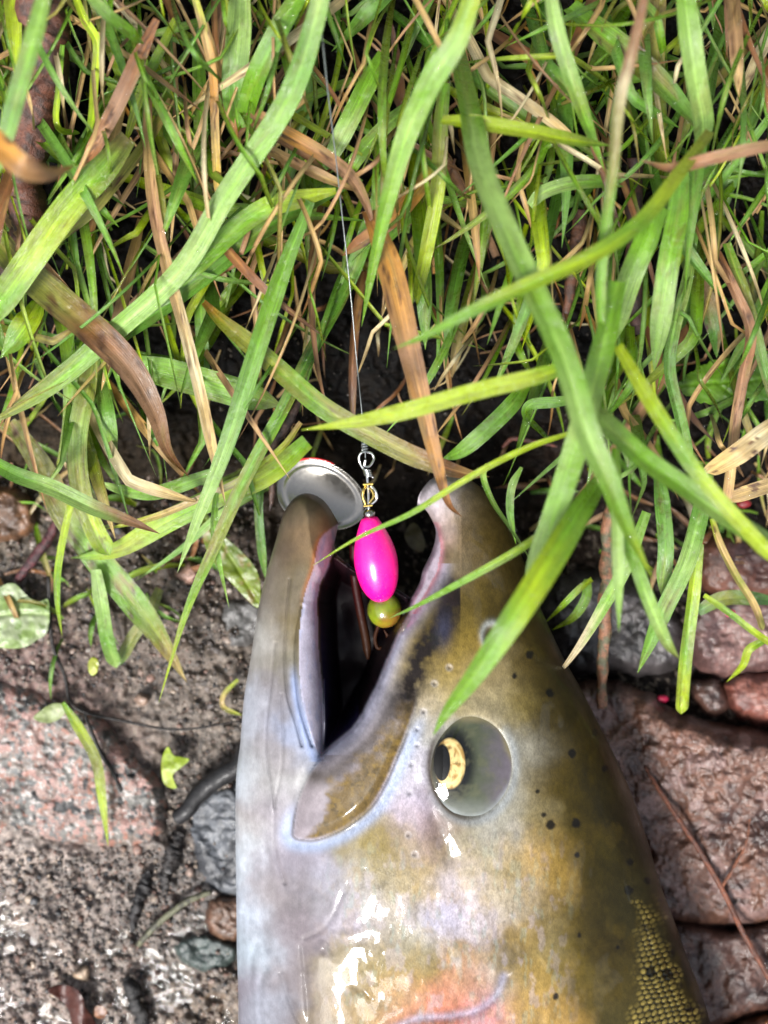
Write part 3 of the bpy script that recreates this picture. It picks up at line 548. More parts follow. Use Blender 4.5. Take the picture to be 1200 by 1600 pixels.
SPOTS = [(828, 1024, 7), (804, 1057, 5), (859, 1082, 7), (894, 1177, 7), (929, 1145, 5), (945, 1200, 6), (900, 1286, 8), (861, 1289, 8), (850, 1274, 4), (840, 1237, 4), (902, 1335, 5), (985, 1348, 6), (1011, 1376, 6), (982, 1391, 8), (1031, 1408, 5), (1017, 1520, 8), (1043, 1523, 9), (1048, 1485, 7), (1008, 1450, 7), (1020, 1455, 6), (868, 1557, 5), (905, 1460, 4), (965, 1480, 4), (1078, 1575, 7), (1062, 1540, 5)]
PORES = [(702, 1043), (679, 1068), (662, 1112), (652, 1140), (652, 1165), (643, 1195), (640, 1240), (638, 1305), (648, 1335)]
NLINES = [([(453, 905), (448, 960), (445, 1030), (449, 1085), (461, 1125), (472, 1165)], 4, 2.5, .75), ([(430, 1005), (424, 1070), (418, 1120), (416, 1170), (425, 1230), (430, 1262)], 3, 2.2, .8), ([(440, 1085), (442, 1150), (440, 1200), (428, 1260)], 3, 2.2, .85), ([(472, 948), (463, 1000), (463, 1060), (470, 1110), (488, 1165)], 4, 2.6, .7),
          ([(377, 1430), (380, 1500), (384, 1620)], 4, 6, .92), ([(400, 1475), (392, 1530), (396, 1620)], 4, 6, .92), ([(416, 1510), (406, 1555), (412, 1620)], 4, 6, .9), ([(440, 1520), (458, 1575), (482, 1620)], 4, 6, .88), ([(474, 1480), (480, 1550), (484, 1620)], 4, 6, .9), ([(428, 1265), (430, 1330), (445, 1380)], 3, 3, .9),
          ([(395, 1050), (384, 1150), (384, 1300), (395, 1400), (420, 1480)], 4, 9, 1.0),
          ([(590, 1620), (650, 1592), (700, 1588), (745, 1578), (775, 1555), (788, 1525)], 4, 10, .95), ([(476, 1466), (500, 1455), (520, 1432), (536, 1395)], 1.5, 4, .9), ([(668, 1235), (682, 1290), (704, 1338)], 4, 14, .9)]

def body_h(X, Y, dO):
    n = 2.35; R = 330.0; t = np.clip(dO / R, 0, 1)
    h = 195 * (1 - (1 - t) ** n) ** (1 / n)
    return h * (1 - 0.93 * sstep(3300, 3900, Y))

# wet film in the shape of sky reflections, some tilted to mirror the sun
FILM = [np.array(p, float) for p in ([(484, 1482), (500, 1478), (520, 1480), (552, 1482), (575, 1484), (578, 1520), (582, 1560), (566, 1560), (552, 1560), (550, 1620), (490, 1620), (484, 1560), (478, 1520)],
        [(520, 1455), (560, 1448), (590, 1452), (580, 1478), (530, 1476)], [(938, 1500), (950, 1488), (956, 1508), (976, 1530), (960, 1545), (948, 1570), (936, 1620), (918, 1620), (924, 1570), (926, 1530)],
        [(858, 1440), (872, 1438), (884, 1420), (900, 1400), (894, 1430), (878, 1470), (898, 1490), (900, 1545), (880, 1520), (866, 1490), (850, 1510), (846, 1470)], [(770, 1480), (790, 1466), (816, 1470), (816, 1490), (792, 1510), (774, 1545), (764, 1530)], [(795, 1410), (816, 1400), (816, 1440), (804, 1456), (792, 1450)],
        [(455, 1345), (466, 1348), (464, 1385), (456, 1390)], [(690, 1300), (704, 1310), (716, 1340), (700, 1336)])]
HOLES = [(540, 1525, 9, 17), (516, 1555, 8, 14), (524, 1590, 6, 14), (572, 1500, 5, 5), (556, 1470, 14, 6)]

def fish_fields(X, Y):
    f = {}
    sdO, _, _ = sdp(X, Y, O); f['dO'] = np.maximum(sdO, 0)
    reg = (X > 420) & (X < 720) & (Y > 740) & (Y < 1350)
    def sub(fn, fill):
        o = np.full(X.shape, float(fill)); o[reg] = fn(X[reg], Y[reg]); return o
    f['D'] = sub(lambda a, b: sdp(a, b, D)[0], -99); f['OP'] = sub(lambda a, b: sdp(a, b, DOP)[0], -99); f['M'] = sub(lambda a, b: sdp(a, b, cr(MAX, 80, True))[0], -99)
    f['gum'] = dline(X, Y, GUM, 40); f['lip'] = dline(X, Y, LIPU, 40)
    # right of the gum line, left of the cavity -> gum strip
    g = cr(GUM, 60); gy = np.argsort(g[:, 1]); f['gumx'] = X - np.interp(Y, g[gy, 1], g[gy, 0])
    return f
def fish_top(X, Y, sd):
    f = fish_fields(X, Y); fish_top.f = f; h = body_h(X, Y, f['dO'])
    # head is narrower towards the tips of the jaws
    h = h * (0.72 + 0.28 * sstep(760, 1150, Y))
    # lips turn in towards the mouth
    h = h - 34 * np.exp(-np.maximum(-f['OP'], 0) / 13.0) * (f['OP'] > -70) * sstep(1230, 1150, Y)
    gum = (f['gumx'] > 0) & (f['gumx'] < 75) & (Y > 815) & (Y < 1186) & (X < np.where(Y > 1060, 506.0, 545.0))
    h = np.where(gum, h - 0.5 * np.minimum(f['gumx'], 34), h)
    floor = -78 + 8 * fbm(X / 60, Y / 60, 2, 77)
    k = sstep(-4, 32, f['D']); h = h * (1 - k) + floor * k
    h = h + 9 * sstep(-3, 20, f['M']) * sstep(1050, 1130, Y) * (1 - sstep(1290, 1312, Y) * 0.3)
    out = np.clip(-f['M'], 0, 60); sidem = sstep(0, 30, (X - 460) * 0.55 + (Y - 1180))
    h = h - 3.0 * np.exp(-((out - 5) / 9.0) ** 2) * (f['M'] < 0) * sidem * sstep(1080, 1130, Y)
    for pts, dep, sg, _ in NLINES:
        d = dline(X, Y, pts); h = h - dep * np.exp(-(d / sg) ** 2) + dep * 0.10 * np.exp(-((d - sg * 2.4) / (sg * 1.5)) ** 2)
    # eye socket with a raised rim, nostril, pores
    r = np.sqrt(((X - EYE[0]) / ERX) ** 2 + ((Y - EYE[1]) / ERY) ** 2)
    h = h - 14 * (1 - sstep(0.72, 1.10, r)) + 2.0 * np.exp(-((r - 1.2) / 0.16) ** 2)
    rn = np.sqrt(((X - 768) / 17) ** 2 + ((Y - 992) / 22) ** 2); h = h + 3 * np.exp(-((rn - 0.95) / 0.35) ** 2) - 11 * np.exp(-(rn / 0.5) ** 2)
    for x, y in PORES: h = h - 3 * np.exp(-(((X - x) ** 2 + (Y - y) ** 2) / 9.0))
    # soft relief of the skin
    inner = sstep(0, 25, sd)
    soft = 2.4 * fbm(X / 70, Y / 90, 2, 61) + 0.45 * fbm(X / 22, Y / 34, 2, 62)
    rip = (Y > 1330) * 0.35 * fbm(X / 12 + Y / 60, Y / 40, 2, 63) * sstep(1330, 1400, Y)
    nz = inner * (1 - k) * (soft + rip * sstep(480, 620, X) * sstep(960, 860, X)); h = h + nz
    # scales on the shoulder
    sc = sdp(X, Y, SCALES)[0]; m = sstep(-4, 32, sc + 16 * fbm(X / 22, Y / 22, 2, 64)); f['sc'] = m
    s = 10.0; Yq = Y + 0.18 * (X - 1050) + 3 * fbm(X / 34, Y / 34, 2, 66); row = np.floor(Yq / (s * 0.86)); u = (X + 0.22 * Y + 2.5 * fbm(X / 30, Y / 30, 2, 65)) / s + 0.5 * (row % 2); uf = u - np.floor(u) - 0.5; vf = Yq / (s * 0.86) - row - 0.5
    f['cell'] = _h(np.floor(u), row, 5); f['dome'] = np.clip(1 - (uf * uf * 3.4 + vf * vf * 3.4), 0, 1)
    h = h + m * (3.4 * np.sqrt(f['dome']) - 1.5 + 1.8 * (f['cell'] - 0.5) * uf + 1.6 * vf)
    # wet film patches; the left ones tilted so the sun glints there
    fm = np.zeros_like(h); fs = np.zeros_like(h)
    for p in FILM:
        x0, y0 = p.min(0) - 20; x1, y1 = p.max(0) + 20; mm = (X > x0) & (X < x1) & (Y > y0) & (Y < y1)
        wob = 9 * fbm(X[mm] / 22, Y[mm] / 30, 3, 71)
        s_ = sdp(X[mm], Y[mm], cr(p, 70, True))[0] + wob; v = sstep(-1, 2.5, s_); fm[mm] = np.maximum(fm[mm], v); fs[mm] = np.maximum(fs[mm], sstep(-6, 22, s_))
    for x, y, a, b in HOLES: fm = fm * sstep(0.7, 1.05, np.sqrt(((X - x) / a) ** 2 + ((Y - y) / b) ** 2) + 0.2 * fbm(X / 8, Y / 8, 2, 72))
    f['film'] = fm; h = h + fs * (X < 620) * (Y > 1440) * (-0.10 * (X - 535) - 0.05 * (Y - 1530)) * 0.9 - nz * fs * .9 * (X < 640) + fs * (0.6 + 1.3 * fbm(X / 16, Y / 22, 2, 73) * (X > 700))
    # close the section on the outline
    zb = -55 * np.exp(-(np.minimum(np.abs(X - 580), 70) / 55) ** 4) * ((f['OP'] > -2) & (Y > 845) & (Y < 960) & (f['D'] > -22))
    rim = np.where(f['OP'] > -60, 9.0, 3.0); t = np.clip(sd / rim, 0, 1); c = np.sqrt(1 - (1 - t) ** 2)
    fish_top.zb = zb
    z0 = 30 - 26 * sstep(2600, 3900, Y)
    return z0 + 0.15 * (zb + c * (h - zb))
def fish_bot(X, Y, sd):
    f = fish_top.f; h = body_h(X, Y, f['dO']) * 0.95; rim = np.where(f['OP'] > -60, 9.0, 3.0); c = np.sqrt(1 - (1 - np.clip(sd / rim, 0, 1)) ** 2)
    z0 = 30 - 26 * sstep(2600, 3900, Y); k = sstep(-4, 32, f['D']); h = h * (1 - k) + 110 * k
    return z0 + 0.15 * (fish_top.zb + c * (-h - fish_top.zb))
SCALES = np.array([(1002, 1412), (1016, 1412), (1034, 1446), (1060, 1500), (1086, 1555), (1104, 1612), (1150, 1800), (1185, 2050), (1000, 2050), (960, 1700), (978, 1612), (988, 1560), (978, 1530), (992, 1490), (1000, 1450)], float)

def fish_col(X, Y, sd, z):
    f = fish_top.f
    wx = X + 12 * fbm(X / 28, Y / 28, 3, 81); wy = Y + 14 * fbm(X / 28, Y / 28, 3, 85)
    c = np.zeros((len(X), 3)); W = np.full(len(X), 1e-9)
    for x, y, q in FC:
        d2 = (wx - x) ** 2 + (wy - y) ** 2; wt = np.exp(-d2 / (2 * 24.0 ** 2)) + 3e-4 / (1 + d2 / 900.0) ** 1.5
        c += wt[:, None] * lin(q); W += wt
    c /= W[:, None]
    def mixc(mask, q, k=1.0):
        nonlocal c
        m = np.clip(mask * k, 0, 1)[:, None]; c = c * (1 - m) + lin(q) * m
    # mottling: gold flakes, lilac sheen and dark freckle of the skin
    chk = sstep(1250, 1400, Y) * sstep(470, 560, X) * sstep(930, 840, X)
    mixc(sstep(0.2, 0.6, fbm(X / 13, Y / 22, 4, 91)) * chk, (180, 150, 90), .22); mixc(sstep(0.25, 0.6, fbm(X / 16, Y / 30, 4, 95)) * chk, (198, 188, 202), .3)
    mixc(sstep(0.35, 0.7, fbm(X / 9, Y / 26, 3, 99)) * chk, (158, 190, 180), .22); mixc(sstep(0.3, 0.7, fbm(X / 8, Y / 18, 3, 103)) * chk, (104, 88, 52), .25)
    bk = sstep(790, 900, X - 0.12 * (Y - 1000)); mixc(sstep(0.1, 0.6, fbm(X / 40, Y / 70, 4, 107)) * bk, (58, 50, 24), .45); mixc(sstep(0.2, 0.6, fbm(X / 30, Y / 50, 4, 108)) * bk, (120, 100, 40), .35)
    c = c * (1 - .34 * bk * sstep(700, 800, Y) * (1 - f['sc']))[:, None]
    jw = sstep(520, 470, X); st_ = fbm((X - 0.02 * Y) / 7, Y / 90, 3, 137); c = c * (1 + jw * 0.06 * st_)[:, None]
    c = c * (1 - .22 * sstep(690, 730, X) * sstep(1010, 930, Y))[:, None]
    # snout freckles, dark lip blotches, maxilla
    mx_ = sstep(-2, 6, f['M']) * sstep(1040, 1110, Y)
    u = (X - 470) * 0.62 - (1310 - Y) * 0.78
    dl = np.where(f['OP'] > -100, np.maximum(-f['OP'], 0), 100)
    olive = mx_ * sstep(30, 66, dl + 12 * fbm(X / 16, Y / 16, 3, 113)) * sstep(-8, 8, X - np.minimum(480 + (1310 - Y) * .8, 512) + 6 * fbm(X / 10, Y / 10, 2, 115)) * sstep(-1, 7, f['M'])
    mixc(mx_, (168, 158, 162), .9); mixc(mx_ * np.exp(-((dl - 34) / 14) ** 2), (96, 88, 82), .8); mixc(olive, (122, 98, 44), .92); mixc(olive * sstep(0.1, .5, fbm(X / 10, Y / 14, 3, 117)), (84, 70, 38), .6); mixc(olive * sstep(0.15, .5, fbm(X / 9, Y / 9, 3, 118)), (160, 132, 70), .5)
    band = (f['OP'] < 0) * sstep(550, 590, X) * sstep(890, 930, Y) * sstep(1150, 1060, Y)
    mixc(band * np.exp(-((dl - 46) / 24) ** 2) * (0.95 + 0.35 * fbm(X / 10, Y / 10, 3, 119)), (48, 41, 38), 1.15)
    mixc(np.exp(-(((X - 698) / 16) ** 2 + ((Y - 925) / 40) ** 2) * 0.7) * (0.8 + 0.6 * fbm(X / 12, Y / 14, 3, 121)), (56, 44, 42), .95)
    mixc(np.exp(-(((X - 694) / 13) ** 2 + ((Y - 985) / 30) ** 2)), (78, 78, 98), .9)
    # pale rims of the mouth
    up = (X > 505) * (Y > 880)
    mixc(np.exp(-(np.maximum(-f['OP'] - 2, 0) / 14) ** 2) * (f['OP'] > -60) * up * (Y < 1180), (204, 203, 220), 1.0)
    mixc(np.exp(-(f['lip'] / 5) ** 2) * (Y < 960) * (Y > 815), (228, 168, 176), .9)
    far = (f['OP'] > 1) * (f['D'] < 3) * (X > 600); mixc(far * 1.0, (206, 192, 205), 1.0)
    gum = (f['gumx'] > 0) * (f['D'] < 2) * (Y > 815) * (Y < 1186) * (X < np.where(Y > 1060, 506.0, 540.0))
    mixc(gum * 1.0, (212, 206, 222), 1.0); mixc(gum * sstep(960, 850, Y), (230, 196, 204), .8); mixc(gum * sstep(0.1, .6, fbm(X / 5, Y / 16, 3, 125)), (186, 192, 222), .5)
    og = np.exp(-((f['gumx'] + 2) / 4.0) ** 2) * (X < 540) * sstep(960, 900, Y) * sstep(820, 836, Y); mixc(og, (206, 120, 70), .55)
    mixc(np.exp(-(((X - 505) / 14) ** 2 + ((Y - 825) / 22) ** 2)) * (f['gumx'] < 2), (186, 146, 100), .4)
    bl = np.exp(-((f['gumx'] + 9) / 7.0) ** 2) * sstep(1030, 1070, Y) * (Y < 1190) * (f['D'] < 0); mixc(bl, (178, 192, 228), .95)
    # pale fold along the upper jaw bone
    out = np.clip(-f['M'], 0, 90); sidem = sstep(0, 40, (X - 462) * 0.62 + (Y - 1240) * 0.9)
    mixc(np.exp(-((out - 10) / 11.0) ** 2) * (f['M'] < 0) * sidem * sstep(1090, 1130, Y) * sstep(1350, 1325, Y), (186, 198, 224), .92)
    mixc(np.exp(-((out - 1) / 2.6) ** 2) * (f['M'] < 1) * sidem * sstep(1080, 1110, Y), (96, 86, 74), .55)
    # inside of the mouth
    k = sstep(1, 7, f['D']); mixc(k, (34, 21, 28)); mixc(k * sstep(34, 5, f['D']) * sstep(930, 1040, Y) * (X < 560), (58, 56, 96), .85); mixc(k * sstep(985, 900, Y) * (X < 600), (58, 30, 38), .8)
    mixc(k * sstep(.1, .5, fbm(X / 14, Y / 30, 3, 127)), (18, 12, 18), .7)
    # pores, spots, nostril, eye surround
    for x, y in PORES:
        d = np.hypot(X - x, Y - y); mixc(np.exp(-((d - 4) / 2.5) ** 2), (206, 204, 210), .35); mixc(np.exp(-(d / 2.0) ** 2), (110, 104, 112), .6)
    for x, y, r in SPOTS:
        d = np.hypot((X - x) * 1.15, Y - y) + 1.6 * fbm(X / 6, Y / 6, 2, int(x)); mixc(sstep(r + 1.6, r - 2, d), (24, 21, 16), .93)
    rn = np.sqrt(((X - 768) / 17) ** 2 + ((Y - 992) / 22) ** 2); mixc(np.exp(-((rn - 0.85) / 0.3) ** 2), (196, 200, 196), .8); mixc(np.exp(-(rn / 0.45) ** 2), (34, 30, 20), .95)
    r = np.sqrt(((X - EYE[0]) / ERX) ** 2 + ((Y - EYE[1]) / ERY) ** 2); a = np.arctan2(Y - EYE[1], X - EYE[0])
    mixc(np.exp(-((r - 1.12) / 0.12) ** 2) * sstep(-0.6, 0.3, np.cos(a - 0.9)), (170, 178, 184), .6); mixc(np.exp(-((r - 1.05) / 0.09) ** 2) * sstep(0.0, 0.8, np.cos(a - 2.7)), (80, 66, 44), .8)
    mixc(sstep(1.06, 0.95, r), (170, 170, 154), .7)
    mixc(np.exp(-(dline(X, Y, NLINES[11][0]) / 7) ** 2), (172, 174, 200), .6)
    for pts, dep, sg, dk in NLINES: c = c * (1 - (1 - dk) * np.exp(-(dline(X, Y, pts) / sg) ** 2))[:, None]  # skin lines darkened, partly as crease shade painted into the colour
    # scales
    m = f['sc']; g = f['dome'] ** 0.7; tone = 0.75 + 0.5 * f['cell']
    mixc(m * 1.0, (96, 84, 40), .9); mixc(m * sstep(0.35, .85, g) * tone, (232, 204, 118), .95); mixc(m * sstep(.4, .1, g), (52, 44, 22), .7)
    for x, y, r_ in SPOTS:
        if x > 1000: mixc(sstep(r_ + 2, r_ - 2, np.hypot(X - x, Y - y)) * m, (22, 20, 14), .9)
    c = c * (1 + (0.05 + 0.09 * sstep(480, 600, X)) * fbm(X / 4.5, Y / 7, 2, 131) + 0.07 * fbm(X / 14, Y / 18, 3, 133))[:, None]
    c = np.clip(c, 0.003, 0.9); lum = c.mean(1, keepdims=True); c = np.clip(lum + (c - lum) * 1.1, 0.002, 0.9)
    return np.clip(c * (0.42 + 0.24 * lum), 0, .85)
def fish_attr(X, Y, sd):
    f = fish_top.f; mouth = sstep(-3, 6, f['D'])
    chk = sstep(1290, 1400, Y) * sstep(480, 560, X) * sstep(960, 860, X)
    metal = 0.0 + 0.08 * chk * (0.5 + 0.5 * fbm(X / 20, Y / 25, 3, 141)) + 0.7 * f['sc']; metal = np.where(f['OP'] > -25, 0.0, metal)
    gr = 0.14 + 0.3 * sstep(500, 600, X) * sstep(930, 820, X); gr = np.where(f['OP'] > -30, 0.2, gr)
    return {'metal': np.clip(metal, 0, 1) * (1 - mouth), 'rough': 0.42 - 0.12 * f['sc'] + 0.1 * fbm(X / 30, Y / 30, 3, 143), 'wet': np.clip(0.10 + 0.9 * f['film'] + 0.75 * sstep(0.34, .40, fbm(X / 30, Y / 80, 2, 145)) * sstep(30, 60, sd) + 0.5 * f['sc'], 0, 1) * (1 - .8 * mouth), 'grain': gr * (1 - mouth * .5)}
fx_ = np.concatenate([np.arange(330, 1216, 1.75)]); fy_ = np.concatenate([np.arange(736, 1630, 1.75), 1630 + np.cumsum(2.5 * 1.06 ** np.arange(70))]); fy_ = np.append(fy_[fy_ < 4150], np.arange(max(fy_[fy_ < 4150]) + 60, 4200, 40))
fish = relief('fish', B, fx_, fy_, fish_top, M_fish, fish_col, fish_bot, None, fish_attr)
tag(fish, 'large olive and silver trout lying on its side with mouth wide open', 'fish')

# eye: bowl, gold iris, pupil, clear cornea
def ht(x, y): a_ = np.array([float(x)]); b_ = np.array([float(y)]); return float(body_h(a_, b_, np.maximum(sdp(a_, b_, O)[0], 0))[0])
EGX = (ht(EYE[0] + 60, EYE[1]) - ht(EYE[0] - 60, EYE[1])) / 120; EGY = (ht(EYE[0], EYE[1] + 70) - ht(EYE[0], EYE[1] - 70)) / 140
he_ = float(body_h(np.array([EYE[0]]), np.array([EYE[1]]), np.array([sdp(np.array([EYE[0]]), np.array([EYE[1]]), O)[0][0]]))[0]) 
def he(X, Y): return he_ + EGX * (X - EYE[0]) + EGY * (Y - EYE[1])
def disc(name, cx, cy, rx, ry, zf, m, colf, parent, nr=22, na=72, rin=0.0):
    R = np.linspace(rin, 1, nr); A = np.linspace(0, 2 * math.pi, na, endpoint=False); RR, AA = np.meshgrid(R, A, indexing='ij')
    X = cx + rx * RR * np.cos(AA); Y = cy + ry * RR * np.sin(AA); z = zf(X, Y, RR, AA); V = P(X, Y, 30 + 0.15 * z).reshape(-1, 3)
    i = np.arange(nr * na).reshape(nr, na); j = np.roll(i, -1, 1); F = np.stack([i[:-1], j[:-1], j[1:], i[1:]], -1).reshape(-1, 4)
    return mesh(name, V, F, m, parent, np.clip(colf(X, Y, RR, AA), .003, 1).reshape(-1, 3))
def lerpc(k, a, b): k = np.clip(k, 0, 1)[..., None]; return lin(a) * (1 - k) + lin(b) * k
def er(X, Y): return np.sqrt(((X - EYE[0]) / ERX) ** 2 + ((Y - EYE[1]) / ERY) ** 2)
def eyecol(X, Y, R, A):
    d = np.hypot((X - 706) / 26, (Y - 1193) / 42)
    c = lerpc(sstep(1.0, 1.75, d), (16, 19, 19), (84, 90, 70)); k = sstep(742, 795, X + 8 * fbm(X / 14, Y / 14, 3, 151))
    c = c * (1 - k[..., None]) + lin((112, 104, 112)) * k[..., None]; k2 = sstep(0.1, .6, fbm(X / 10, Y / 10, 3, 153))[..., None] * 0.35; c = c * (1 - k2) + lin((112, 112, 84)) * k2 * 1.0  # lilac reflection on the right painted into the colour
    k3 = sstep(1240, 1272, Y)[..., None] * 0.45; c = c * (1 - k3) + lin((160, 164, 160)) * k3
    k4 = (sstep(.86, 1.02, R + .08 * fbm(np.cos(A) * 2, np.sin(A) * 2 + R, 2, 155)) * sstep(-1.0, -.55, np.cos(A - .2)))[..., None]; rimc = lerpc(sstep(-.3, .6, np.sin(A)), (138, 128, 96), (170, 176, 176)); c = c * (1 - k4) + rimc * k4
    kl = (sstep(.9, 1.0, R) * sstep(-.5, -.85, np.cos(A - .2)))[..., None] * .8; c = c * (1 - kl) + lin((92, 80, 58)) * kl
    return c * 0.62
eye = disc('eye', EYE[0], EYE[1], ERX * 1.04, ERY * 1.04, lambda X, Y, R, A: he(X, Y) - 4 + 6 * (1 - R * R), M_eye, eyecol, fish)
zi = lambda X, Y: he(X, Y) - 4 + 6 * (1 - er(X, Y) ** 2)
def iriscol(X, Y, R, A):
    c = lerpc(sstep(-.3, .5, fbm(A * 2.2, R * 3, 3, 161)), (214, 188, 126), (160, 126, 68)); k = sstep(.35, .6, fbm(A * 3.1 + 4, R * 5, 2, 163))[..., None] * .6
    c = c * (1 - k) + lin((92, 78, 44)) * k; e = np.exp(-((R - .74) / .06) ** 2)[..., None] * .7; c = c * (1 - e) + lin((238, 216, 150)) * e
    e = sstep(.9, 1, R)[..., None]; return (c * (1 - e) + lin((60, 52, 34)) * e) * .85
disc('iris', 703, 1193, 25, 41, lambda X, Y, R, A: zi(X, Y) + 1.5 + 2 * (1 - R * R), M_eye, iriscol, eye)
disc('pupil', 690.5, 1192, 13, 28, lambda X, Y, R, A: zi(X, Y) + 4.2 + 1.5 * (1 - R * R), M_eye, lambda X, Y, R, A: np.zeros(X.shape + (3,)) + 0.004, eye)
disc('cornea', EYE[0] - 1, EYE[1] - 2, ERX * 1.02, ERY * 1.02, lambda X, Y, R, A: he(X, Y) - 3.5 + 15 * (1 - R * R), M_cornea, lambda X, Y, R, A: np.ones(X.shape + (3,)), eye)

# ------------------------------------------------------------------ lure and line
LZ = 40.0
A_, B_ = P(576.5, 806, LZ), P(597, 941, LZ - 3)
lure = empty('fishing_lure', P(587, 874, LZ)); bpy.context.view_layer.update()
tag(lure, 'spinner lure with fluorescent pink body and silver blade hanging in the open mouth', 'fishing lure')
def part(name, V, F, m, col=None, parent=lure):
    o = mesh(name, np.asarray(V) - np.array(lure.location), F, m, parent, col); return o
tt = np.linspace(0, 1, 40); rp = 33.0 * np.sin(np.pi * np.clip(tt, 0.0, 1) ** 0.9) ** 0.62; rp = np.maximum(rp, np.where(tt < .5, 10.5 * np.sqrt(np.clip(tt / .03, 0, 1)), 9 * np.sqrt(np.clip((1 - tt) / .02, 0, 1))))
rp = np.where(tt < 0.5, 10.5 * np.sqrt(np.clip(tt / .02, 0, 1)) + 22.5 * np.sin(np.pi * np.clip(tt / 1.08, 0, 1)) ** 0.95, 33 * np.sqrt(np.clip(1 - np.abs((tt - .5) / .5) ** 2.35, 0, 1)))
V, F, T = lathe(A_, B_, np.stack([tt, rp * PX], -1), 40); part('pink_body', V, F, M_pink)
def ball(c, r, m, name, sq=1.0, col=None):
    d = (B_ - A_) / np.linalg.norm(B_ - A_); a = np.linspace(0, math.pi, 16)
    V, F, T = lathe(c - d * r * sq, c + d * r * sq, np.stack([(1 - np.cos(a)) / 2, r * np.sin(a) + 1e-7], -1), 24); return part(name, V, F, m, None if col is None else np.broadcast_to(col, (len(V), 3)))
ball(P(577, 802.5, LZ + .5), 9.2 * PX, M_silver, 'silver_bead', .85)
V_, F_ = ico(3); gb = P(601, 953, LZ - 5); bc_ = lerpc(sstep(-.2, .5, fbm(V_[:, 0] * 2.2, V_[:, 1] * 2 + V_[:, 2], 3, 171)), (128, 146, 34), (96, 104, 36)); k = sstep(.1, .7, V_[:, 0] * .7 - V_[:, 1] * .8 + .3 * fbm(V_[:, 0] * 3, V_[:, 1] * 3, 2, 173))[:, None]; bc_ = bc_ * (1 - k * .4) + lin((190, 90, 50)) * k * .4
M_bead = plain('bead_green', (150, 170, 30), 0.15, 0, 0.8, vc=True, sss=0.15)
part('green_bead', V_ * np.array([27, 28, 26]) * PX + gb, F_, M_bead, bc_ * .8)
def wire(name, pts, r, m, k=8, n=60, closed=False, parent=lure):
    p = np.asarray(pts, float); c = cr(p, n); V, F, T = tube(P(c[:, 0], c[:, 1], c[:, 2]), r * PX, k); return part(name, V, [F, T], m, None, parent)
Z = LZ + 1
wire('snap_ring', [(569, 735, Z), (563, 724, Z), (561, 714, Z + .4), (565, 707, Z + .6), (572, 706, Z + .4), (580, 708, Z), (584, 715, Z - .3), (582, 722, Z - .3), (576, 729, Z - .2), (570, 728, Z + .2), (571, 718, Z + .7)], 2.1, M_wire, 8, 90)
th = np.linspace(0, 8 * math.pi, 120)
wire('wire_wrap', np.stack([573 + 0.9 * th / 6 + 6.2 * np.cos(th), 733 + 12 * th / (8 * math.pi) + 1.5 * np.sin(th + 1), Z + 0.9 * np.sin(th)], -1), 1.4, M_wire, 6, 240)
wire('shaft', [(573, 738, Z), (575, 760, Z), (576, 796, Z)], 2.2, M_wire)
wire('crossbar', [(567, 757, Z + .5), (575, 756.5, Z + .5), (583, 756, Z + .5)], 1.9, M_brass); wire('crossbar', [(568, 790.5, Z + .5), (575, 790, Z + .5), (582, 789.5, Z + .5)], 1.9, M_brass)
wire('clevis_loop', [(571, 788, Z + .2), (567, 776, Z + .4), (568, 766, Z + .6), (572, 760, Z + .3)], 2.3, M_brass); wire('clevis_loop', [(580, 788, Z + .2), (588, 780, Z + .3), (587, 768, Z + .6), (580, 759, Z + .2)], 2.3, M_wire); wire('clevis_loop', [(577, 785, Z + .9), (583, 777, Z + 1), (582, 768, Z + 1), (577, 762, Z + .8)], 1.8, M_brass)
# the spinner blade: a dished oval with a stepped rim
def bl_z(R): return 21 + 2.2 * R ** 2 - 0.35 * sstep(.76, .9, R)
def blade(sgn, off):
    nr, na = 40, 96; R = np.linspace(0.0, 1, nr); A = np.linspace(0, 2 * math.pi, na, endpoint=False); RR, AA = np.meshgrid(R, A, indexing='ij')
    u, v = 73 * RR * np.cos(AA), 52 * RR * np.sin(AA) * (1 - 0.1 * np.cos(AA)); an = math.radians(22); X = 503 + u * math.cos(an) - v * math.sin(an); Y = 775 + u * math.sin(an) + v * math.cos(an)
    z = bl_z(RR) * .85 + 3 + off + 0.004 * (X - 503) + 0.004 * (Y - 775); i = np.arange(nr * na).reshape(nr, na); j = np.roll(i, -1, 1); F = np.stack([i[:-1], j[:-1], j[1:], i[1:]], -1).reshape(-1, 4)
    return P(X, Y, z).reshape(-1, 3), F if sgn > 0 else F[:, ::-1], i[-1]
Vt, Ft, e1 = blade(1, 0); Vb, Fb, e2 = blade(-1, -.35); n_ = len(Vt); e2 = e2 + n_
rimf = np.stack([e1, np.roll(e1, -1), np.roll(e2, -1), e2], -1)
sb = part('spinner_blade', np.vstack([Vt, Vb]), np.vstack([Ft, Fb + n_, rimf]), M_silver)
c_ = Vt[e1]; idx = [i % 96 for i in range(58, 73)]; V, F, T = tube(c_[idx] + np.array([0, 0.00015, 0.0002]), np.array([.6, 1.8, 2, 2, 1.6, 1.2, 2.2, 2.2, 2.2, 2, 2, 2, 2, 1.6, .5]) * PX, 8); part('red_stripe', V, [F, T], M_red, None, sb)
wire('split_link', [(568, 796, 30), (571, 788, 36), (575, 780, Z)], 1.8, M_wire)
def hookc(pts, r, name):
    c = cr(pts, 50); V, F, T = tube(P(c[:, 0], c[:, 1], c[:, 2]), np.interp(np.linspace(0, 1, 50), [0, .85, 1], [r, r, r * .3]) * PX, 10); q = sstep(930, 1000, np.interp(np.arange(len(V)), np.arange(len(V)), np.append(np.repeat(c[:, 1], 10), [0, 0])))[:, None]
    part(name, V, [F, T], M_hook, (lin((84, 14, 14)) * (1 - q) + lin((96, 54, 28)) * q) * .28)
